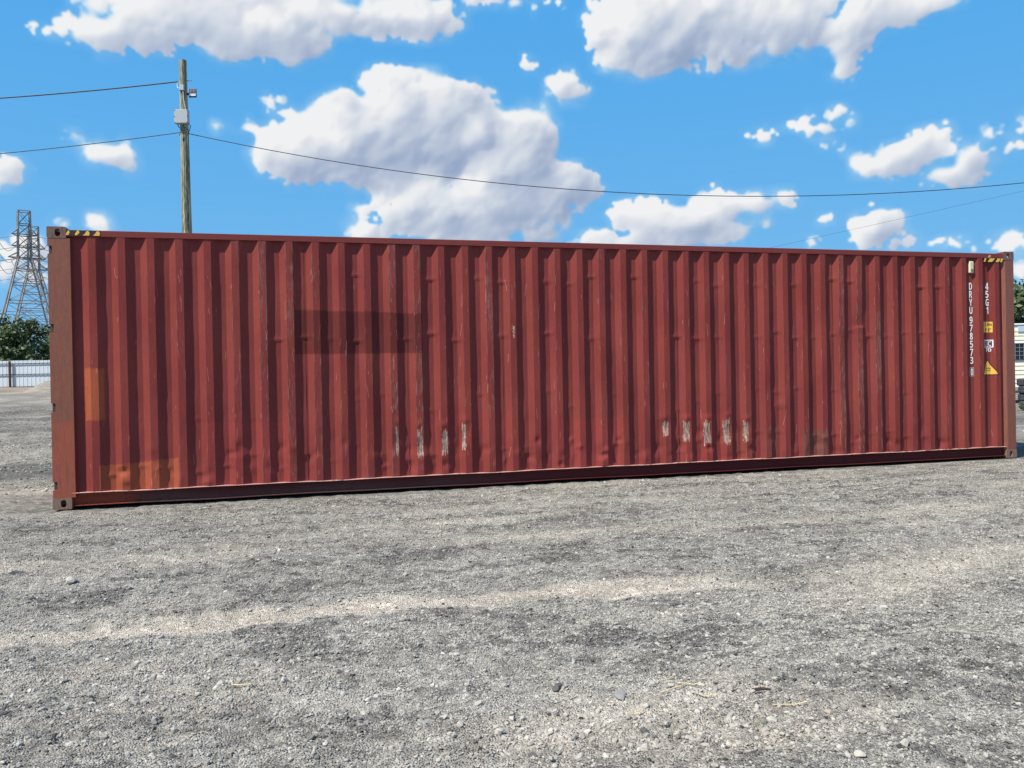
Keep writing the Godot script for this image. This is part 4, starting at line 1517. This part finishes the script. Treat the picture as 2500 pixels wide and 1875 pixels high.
# ---------------------------------------------------------------- trees
func leafy(seed_: int, rx: float, ry: float, rz: float, clumps: int, leaves: int, size: float, one: Color, other: Color) -> ArrayMesh:
	var r := RandomNumberGenerator.new()
	r.seed = seed_
	var f := Buf.new()
	for k in clumps:
		var d := Vector3(r.randfn(), r.randfn(), r.randfn()).normalized()
		var q := pow(r.randf(), 0.45)
		var at := Vector3(d.x * rx * q, d.y * ry * q, d.z * rz * q)
		var cr := r.randf_range(0.30, 0.62) * minf(rx, ry) * 0.55
		var tone := r.randf_range(0.3, 0.7)
		for n in leaves:
			var e := Vector3(r.randfn(), r.randfn() * 0.7, r.randfn()).normalized() * cr * pow(r.randf(), 0.4)
			var c := at + e
			var out := (e.normalized() + d * 0.5 + Vector3(r.randfn(), r.randfn(), r.randfn()) * 0.55).normalized()
			var side := out.cross(Vector3(r.randfn(), r.randfn(), r.randfn())).normalized()
			var up := out.cross(side)
			var s := size * r.randf_range(0.6, 1.3)
			var v0 := f.v.size()
			f.v.append_array([c - up * s, c + side * s * 0.55, c + up * s, c - side * s * 0.55])
			f.n.append_array([out, out, out, out])
			f.i.append_array([v0, v0 + 1, v0 + 2, v0, v0 + 2, v0 + 3])
			var col := other.lerp(one, clampf(tone + r.randf_range(-0.3, 0.3), 0.0, 1.0))
			f.c.append_array([col, col, col, col])
	return f.done()

func tree(called: String, at: Vector3, h: float, rx: float, ry: float, seed_: int, size: float, label: String, group: String, one := Color(0.085, 0.125, 0.036), other := Color(0.065, 0.105, 0.030), clumps := 70, leaves := 60) -> void:
	var t := thing(called, label, "tree", at, group)
	var bark := mat("bark", srgb(92, 80, 66), 0.9)
	var r := RandomNumberGenerator.new()
	r.seed = seed_ + 1
	var f := Buf.new()
	f.tube([Vector3(0, -0.1, 0), Vector3(0.05, h * 0.3, 0.02), Vector3(-0.05, h * 0.6, 0), Vector3(0.02, h * 0.88, 0.03)], [h * 0.028, h * 0.022, h * 0.014, h * 0.004], 8)
	for k in 7:
		var y := h * r.randf_range(0.25, 0.7)
		var a := r.randf() * TAU
		var d := Vector3(cos(a), r.randf_range(0.4, 0.9), sin(a)) * rx * r.randf_range(0.5, 0.8)
		f.tube([Vector3(0, y, 0), Vector3(0, y, 0) + d * 0.5 + Vector3(0, 0.1, 0), Vector3(0, y, 0) + d], [h * 0.010, h * 0.006, h * 0.002], 6)
	part(t, "trunk", f.done(), bark)
	var lm := mat("leaves", Color(1, 1, 1), 0.6, 0.0, true)
	lm.backlight_enabled = true
	lm.backlight = Color(0.35, 0.4, 0.12)
	var c := part(t, "crown", leafy(seed_, rx, ry, rx, clumps, leaves, size, one, other), lm)
	c.position = Vector3(0, h - ry, 0)

func make_fence_and_left_trees() -> void:
	# corrugated sheet fence at the far side of the yard
	var origin := Vector3(-18.98, 0, -56.6)
	var white := mat("fence_sheet", srgb(190, 200, 208), 0.55)
	var rusty := mat("rusty_pipe", srgb(92, 62, 50), 0.85)
	var dark := mat("fence_rail", srgb(64, 60, 66), 0.7)
	var fe := thing("metal_fence", "pale corrugated metal sheet fence with rusty pipe posts and dark rails", "fence", origin)
	fe.basis = Basis(ALONG, Vector3.UP, -BACK)
	var gy := 1.40
	var sheet := Buf.new()
	for k in 3:
		var x := k * 0.305
		# flat pan, then a raised rib
		sheet.quad(Vector3(x, 0, 0), Vector3(x + 0.215, 0, 0), Vector3(x + 0.215, 2.02, 0), Vector3(x, 2.02, 0), Vector3(0, 0, 1))
		sheet.quad(Vector3(x + 0.215, 0, 0), Vector3(x + 0.245, 0, 0.018), Vector3(x + 0.245, 2.02, 0.018), Vector3(x + 0.215, 2.02, 0), Vector3(-1, 0, 1))
		sheet.quad(Vector3(x + 0.245, 0, 0.018), Vector3(x + 0.275, 0, 0.018), Vector3(x + 0.275, 2.02, 0.018), Vector3(x + 0.245, 2.02, 0.018), Vector3(0, 0, 1))
		sheet.quad(Vector3(x + 0.275, 0, 0.018), Vector3(x + 0.305, 0, 0), Vector3(x + 0.305, 2.02, 0), Vector3(x + 0.275, 2.02, 0.018), Vector3(1, 0, 1))
	var sm := sheet.done()
	var r := RandomNumberGenerator.new()
	r.seed = 91
	for k in range(-14, 22):
		var o := part(fe, "metal_sheet", sm, white)
		o.position = Vector3(k * 0.917, gy + r.randf_range(-0.012, 0.012), 0.002 * (k % 2))
	for y in [gy + 0.06, gy + 0.98, gy + 1.78]:
		part(fe, "rail", box_mesh(Vector3(-12.8, y - 0.03, 0.045), Vector3(20.1, y + 0.03, 0.085)), dark)
	for x in [-12.2, -7.5, -2.7, 0.0, 4.8, 9.6, 14.4, 19.2]:
		if x == -2.7:
			continue
		part(fe, "post", tube_mesh([Vector3(x, gy - 0.35, 0.17), Vector3(x, gy + 1.97, 0.17)], 0.085, 10), rusty)
	# a heap of gravel in front of it
	var f := Buf.new()
	var n := noise(95, 1.2, 4)
	var hc := Vector3(-12.9, ground_h(-12.9, -49.0) - 0.05, -49.0)
	for j in 22:
		for i in 48:
			var a := TAU * i / 48.0
			var q := j / 21.0
			var rad := 2.4 * q
			var y := 1.25 * pow(maxf(0.0, 1.0 - q), 0.9) + n.get_noise_3d(cos(a) * rad, 0.0, sin(a) * rad) * 0.30 * (1.0 - q)
			var hx := cos(a) * rad * 1.25
			var hz := sin(a) * rad
			f.v.append(Vector3(hx, y + ground_h(hc.x + hx, hc.z + hz) - ground_h(hc.x, hc.z), hz))
			var g := 1.0 + n.get_noise_2d(cos(a) * rad * 4.0 + 31.0, sin(a) * rad * 4.0) * 0.5
			f.c.append(Color(0.36 * g, 0.335 * g, 0.285 * g))
	for j in 21:
		for i in 48:
			var a := j * 48 + i
			var b := j * 48 + (i + 1) % 48
			f.i.append_array([a, b, b + 48, a, b + 48, a + 48])
	f.n.resize(f.v.size())
	for k in range(0, f.i.size(), 3):
		var nn := (f.v[f.i[k + 1]] - f.v[f.i[k]]).cross(f.v[f.i[k + 2]] - f.v[f.i[k]])
		if nn.y < 0:
			nn = -nn
		for q in 3:
			f.n[f.i[k + q]] += nn
	for k in f.n.size():
		f.n[k] = f.n[k].normalized() if f.n[k].length() > 0 else Vector3.UP
	var heap := part(self, "gravel_heap", f.done(), mats["crushed_stone"])
	heap.position = hc
	tag(heap, "low pale heap of gravel in front of the metal fence", "gravel heap")
	# trees behind the fence
	var spec := [
		[-30.0, 5.0, 6.4, 3.4, 2.7, "dark green bushy tree rising behind the metal fence"],
		[-24.6, 6.0, 7.4, 3.2, 3.1, ""], [-21.0, 4.5, 6.9, 2.6, 2.6, ""], [-17.8, 6.0, 6.1, 2.4, 2.3, ""], [-15.2, 4.2, 5.6, 2.3, 2.2, ""], [-12.4, 6.5, 6.2, 2.7, 2.5, ""], [-8.6, 5.0, 6.0, 2.8, 2.5, ""], [-3.5, 6.0, 6.4, 3.2, 2.7, ""]]
	var k2 := 0
	for s in spec:
		var at: Vector3 = Vector3(-18.98, 0, -56.6) + ALONG * (s[0] + 18.98) + BACK * s[1]
		at.y = 1.4
		var lift: float = 0.3 * sin(k2 * 2.1)
		tree("bushy_tree", at, s[2] + lift - 0.9, s[3], s[4], 900 + k2 * 7, 0.16, "dark green bushy tree rising behind the metal fence", "bushy trees behind the metal fence", Color(0.062, 0.094, 0.030), Color(0.048, 0.078, 0.026), 60, 80)
		k2 += 1
	for k in 9:
		var at := Vector3(-18.98, 0, -56.6) + ALONG * (-9.0 + k * 2.6) + BACK * (1.9 + 0.7 * sin(k * 2.3))
		at.y = 1.4
		var sh := thing("shrub", "low leafy shrub close behind the metal fence", "shrub", at, "shrubs behind the metal fence")
		var lm: StandardMaterial3D = mats["leaves"]
		var cr := part(sh, "foliage", leafy(980 + k, 1.7, 1.45, 1.4, 26, 60, 0.13, Color(0.062, 0.094, 0.030), Color(0.048, 0.078, 0.026)), lm)
		cr.position.y = 1.45
		part(sh, "stem", tube_mesh([Vector3(0, -0.1, 0), Vector3(0.05, 1.2, 0.03)], 0.04, 6), mats["bark"])

# ---------------------------------------------------------------- lattice towers
func strut(f: Buf, a: Vector3, b: Vector3, r: float) -> void:
	f.tube([a, b], [r, r], 4, false)

func lattice_tower(at: Vector3, turn: float, h: float, k: float, label: String) -> Node3D:
	var steel := mat("tower_steel", srgb(122, 124, 124), 0.6, 0.2)
	var t := thing("transmission_tower", label, "tower", at, "lattice towers")
	t.rotation.y = turn
	# half widths at heights: splayed legs, then a straight shaft
	var waist := h * 0.735
	var wb := 7.4 * k
	var ww := 1.15 * k
	var half := func(y: float) -> float: return lerpf(wb, ww, minf(y / waist, 1.0)) if y < waist else lerpf(ww, 1.05 * k, (y - waist) / (h - waist))
	var corner := func(c: int, y: float) -> Vector3:
		var w: float = half.call(y)
		return Vector3(w * [-1, 1, 1, -1][c], y, w * [-1, -1, 1, 1][c])
	for c in 4:
		var f := Buf.new()
		strut(f, corner.call(c, -0.3), corner.call(c, waist), 0.17 * k)
		strut(f, corner.call(c, waist), corner.call(c, h), 0.14 * k)
		part(t, "leg", f.done(), steel)
	var levels := [0.0, h * 0.20, h * 0.36, h * 0.49, h * 0.59, h * 0.67, waist, h * 0.80, h * 0.865, h * 0.925, h]
	for q in levels.size() - 1:
		var y0: float = levels[q]
		var y1: float = levels[q + 1]
		var f := Buf.new()
		for c in 4:
			var d := (c + 1) % 4
			strut(f, corner.call(c, y0), corner.call(d, y1), 0.05 * k)
			strut(f, corner.call(d, y0), corner.call(c, y1), 0.05 * k)
			strut(f, corner.call(c, y1), corner.call(d, y1), 0.10 * k)
			if y0 < waist * 0.6:
				var mid: Vector3 = (corner.call(c, y0) + corner.call(d, y1) + corner.call(d, y0) + corner.call(c, y1)) / 4.0
				strut(f, (corner.call(c, y0) + corner.call(c, y1)) / 2.0, mid, 0.06 * k)
				strut(f, (corner.call(d, y0) + corner.call(d, y1)) / 2.0, mid, 0.06 * k)
		part(t, "bracing", f.done(), steel)
	# arms that carry the lines, thin along the view
	for q in [[0.735, 1.8], [0.80, 1.2], [0.865, 1.2]]:
		var y: float = h * q[0]
		for s in [-1, 1]:
			var f := Buf.new()
			var w: float = half.call(y)
			var tip := Vector3(s * (w + q[1] * k), y, w)
			for c in [-1, 1]:
				strut(f, Vector3(s * w, y, c * w), tip, 0.10 * k)
				strut(f, Vector3(s * w, y + 1.2 * k, c * w), tip, 0.08 * k)
			part(t, "cross_arm", f.done(), steel)
	return t

func make_towers() -> void:
	var near_at := Vector3(-53.7, 1.4, -171.0)
	lattice_tower(near_at, 0.40, 36.4, 1.0, "tall steel lattice tower carrying power lines, standing before a slightly shorter one")
	var far_at := Vector3(-60.8, 1.4, -199.7)
	lattice_tower(far_at, 0.40, 38.6, 1.0, "steel lattice tower partly hidden behind a taller-looking lattice tower")
	lattice_tower(Vector3(141.5, 0.0, -113.0), -0.7, 33.0, 1.0, "distant lattice tower above the trees beyond the trailer")
	var wire := mat("conductor", srgb(112, 112, 112), 0.5, 0.3)
	var hang := mat("insulator", srgb(84, 82, 80), 0.5)
	for q in [[near_at, 0.735, 1.0], [near_at, 0.80, 1.0], [near_at, 0.865, 1.0], [far_at, 0.735, 1.0], [far_at, 0.80, 1.0], [far_at, 0.865, 1.0]]:
		var y: float = q[0].y + 36.4 * q[1]
		var ctr := Vector3(q[0].x, y, q[0].z)
		for s in [-1, 1]:
			var from: Vector3 = ctr + ALONG * s * 1.4
			var to: Vector3 = ctr + ALONG * s * 170.0 + BACK * (30.0 * s) + Vector3(0, 2.0 if s < 0 else -13.0, 0)
			var o := part(self, "power_line", tube_mesh(sagging(from, to, 7.0, 30), 0.055, 4), wire)
			tag(o, "grey power line strung from a lattice tower", "power line", "power lines on the lattice towers")
			# the slack jumper loop that hangs beside the arm
			var lp := sagging(from + ALONG * s * 4.0 - Vector3(0, 0.6, 0), ctr + ALONG * s * 1.0 - Vector3(0, 0.4, 0), 2.6, 12)
			var j := part(self, "jumper_cable", tube_mesh(lp, 0.05, 4), hang)
			tag(j, "slack jumper cable looping below a lattice tower arm", "cable", "jumper cables on the lattice towers")

# ---------------------------------------------------------------- yard beyond the front end
func tyre_mesh(r: float, w: float) -> ArrayMesh:
	# lying flat: lathe round y
	var f := Buf.new()
	var prof := [Vector2(0.56, 0.10), Vector2(0.60, 0.30), Vector2(0.74, 0.46), Vector2(0.90, 0.47), Vector2(0.97, 0.38), Vector2(1.0, 0.30), Vector2(0.985, 0.27), Vector2(0.985, 0.23), Vector2(1.0, 0.20), Vector2(1.0, 0.07), Vector2(0.98, 0.05), Vector2(0.98, -0.05), Vector2(1.0, -0.07), Vector2(1.0, -0.20), Vector2(0.985, -0.23), Vector2(0.985, -0.27), Vector2(1.0, -0.30), Vector2(0.97, -0.38), Vector2(0.90, -0.47), Vector2(0.74, -0.46), Vector2(0.60, -0.30), Vector2(0.56, -0.10)]
	var n := 40
	for k in prof.size():
		for s in n:
			var a := TAU * s / n
			f.v.append(Vector3(cos(a) * prof[k].x * r, prof[k].y * w, sin(a) * prof[k].x * r))
	for k in prof.size():
		for s in n:
			var p := f.v[((k + 1) % prof.size()) * n + s] - f.v[((k + prof.size() - 1) % prof.size()) * n + s]
			var q := f.v[k * n + (s + 1) % n] - f.v[k * n + (s + n - 1) % n]
			f.n.append(p.cross(q).normalized() * -1.0)
	for k in prof.size():
		var k1 := (k + 1) % prof.size()
		for s in n:
			var s1 := (s + 1) % n
			f.i.append_array([k * n + s, k * n + s1, k1 * n + s1, k * n + s, k1 * n + s1, k1 * n + s])
	return f.done()

func make_right_yard() -> void:
	# travel trailer, its long side towards the yard
	var o := Vector3(27.0, 0.0, -14.3)
	var rv := thing("travel_trailer", "white travel trailer with ribbed siding and dark windows behind the tyre stack", "trailer", o)
	rv.basis = Basis(ALONG, Vector3.UP, -BACK)
	var skin := mat("trailer_white", srgb(228, 224, 206), 0.5)
	part(rv, "body", box_mesh(Vector3(-0.35, 0.55, -2.3), Vector3(7.4, 2.90, -0.02), 0.06), skin)
	var lap := Buf.new()
	lap.quad(Vector3(0, 0, 0.022), Vector3(7.66, 0, 0.022), Vector3(7.66, 0.150, 0.004), Vector3(0, 0.150, 0.004), Vector3(0, 0, 1))
	lap.quad(Vector3(0, 0, 0.0), Vector3(7.66, 0, 0.0), Vector3(7.66, 0, 0.022), Vector3(0, 0, 0.022), Vector3.DOWN)
	var lm := lap.done()
	for k in 14:
		var s := part(rv, "siding_strip", lm, skin)
		s.position = Vector3(-0.31, 0.60 + k * 0.157, -0.019)
	part(rv, "roof_edge", box_mesh(Vector3(-0.40, 2.86, -2.35), Vector3(7.45, 2.93, 0.03), 0.02), mat("trailer_trim", srgb(206, 212, 216), 0.4))
	var glass := mat("dark_glass", srgb(22, 24, 32), 0.08)
	for w in [[0.25, 1.55, 1.62, 2.18], [2.4, 3.6, 1.62, 2.18], [5.4, 6.8, 1.62, 2.18]]:
		var fr := part(rv, "window", box_mesh(Vector3(w[0], w[2], 0.003), Vector3(w[1], w[3], 0.022), 0.008), glass)
		var bars := Buf.new()
		bars.bevel_box(Vector3(w[0] - 0.03, w[3], 0.004), Vector3(w[1] + 0.03, w[3] + 0.03, 0.034), 0.004)
		bars.bevel_box(Vector3(w[0] - 0.03, w[2] - 0.03, 0.004), Vector3(w[1] + 0.03, w[2], 0.034), 0.004)
		bars.bevel_box(Vector3(w[0] - 0.03, w[2], 0.004), Vector3(w[0], w[3], 0.034), 0.004)
		bars.bevel_box(Vector3(w[1], w[2], 0.004), Vector3(w[1] + 0.03, w[3], 0.034), 0.004)
		part(fr, "frame", bars.done(), mat("window_frame", srgb(54, 62, 84), 0.5))
		var grid := mat("window_grid", srgb(140, 142, 148), 0.6)
		for k in 8:
			var x := lerpf(w[0], w[1], (k + 0.6) / 8.2)
			part(fr, "grid_bar", box_mesh(Vector3(x, w[2], 0.0225), Vector3(x + 0.012, w[3], 0.028)), grid)
		for k in 3:
			var y := lerpf(w[2], w[3], (k + 1) / 4.0)
			part(fr, "grid_bar", box_mesh(Vector3(w[0], y, 0.0285), Vector3(w[1], y + 0.012, 0.032)), grid)
	# an air vent shade on the upper siding
	for x in [0.18, 0.62]:
		part(rv, "vent_flap", box_mesh(Vector3(x, 2.62, 0.004), Vector3(x + 0.30, 2.82, 0.03), 0.01), mat("vent_pale", srgb(176, 190, 206), 0.4))
	var black := mat("rubber", srgb(38, 39, 42), 0.75)
	for x in [3.4, 4.3]:
		var wh := part(rv, "wheel", tyre_mesh(0.36, 0.22), black)
		wh.rotation.x = PI / 2.0
		wh.position = Vector3(x, 0.36, -0.16)
		part(wh, "hub", tube_mesh([Vector3(0, -0.06, 0), Vector3(0, 0.06, 0)], 0.2, 16), mat("hub_steel", srgb(170, 170, 168), 0.4, 0.5))
	part(rv, "jack", box_mesh(Vector3(0.0, 0.0, -1.3), Vector3(0.12, 0.56, -1.15), 0.01), mats["rubber"])
	# two stacks of tyres before it
	var ty := tyre_mesh(0.42, 0.25)
	var rubber2 := mat("dusty_rubber", srgb(58, 60, 64), 0.85)
	var bases := [Vector3(24.50, 0, -10.75), Vector3(25.4, 0, -10.4)]
	var words := ["bottom", "second", "third", "top"]
	for st in 2:
		for k in 4:
			var t := part(self, "tyre", ty, rubber2)
			t.position = bases[st] + Vector3(0.03 * sin(k * 2.0 + st), ground_h(bases[st].x, bases[st].z) + 0.125 + k * 0.238, 0.03 * cos(k * 3.0))
			t.rotation.y = k * 0.7
			tag(t, "dusty black tyre, %s of four in the stack %s" % [words[k], "beside the container end" if st == 0 else "farther from the container"], "tyre", "stacked tyres before the trailer")
	# weeds at the foot of the tyres
	var leaf: StandardMaterial3D = mats["leaves"]
	for k in 9:
		var at := Vector3(23.6 + 0.32 * k, 0.0, -10.15 - 0.1 * sin(k * 1.7) + 0.06 * k)
		at.y = ground_h(at.x, at.z)
		var w := part(self, "weed_clump", leafy(1300 + k, 0.24, 0.16, 0.22, 8, 26, 0.05, Color(0.12, 0.16, 0.06), Color(0.10, 0.13, 0.05)), leaf)
		w.position = at + Vector3(0, 0.12, 0)
		tag(w, "low green weed clump at the foot of the tyre stack", "weeds", "weeds at the foot of the tyres")
	var row := [[36.0, -27.5, 5.4, 2.6], [39.0, -25.6, 6.0, 2.8], [41.8, -24.0, 6.4, 3.0], [45.5, -22.5, 6.2, 3.0], [33.0, -30.5, 5.0, 2.5], [49.5, -21.0, 6.6, 3.2]]
	var k3 := 0
	for s in row:
		tree("dense_tree", Vector3(s[0], 0.0, s[1]), s[2], s[3], s[2] * 0.42, 1400 + k3 * 11, 0.15, "dense dark green tree rising behind the white trailer", "dense trees behind the trailer", Color(0.062, 0.094, 0.030), Color(0.048, 0.078, 0.026), 60, 80)
		k3 += 1
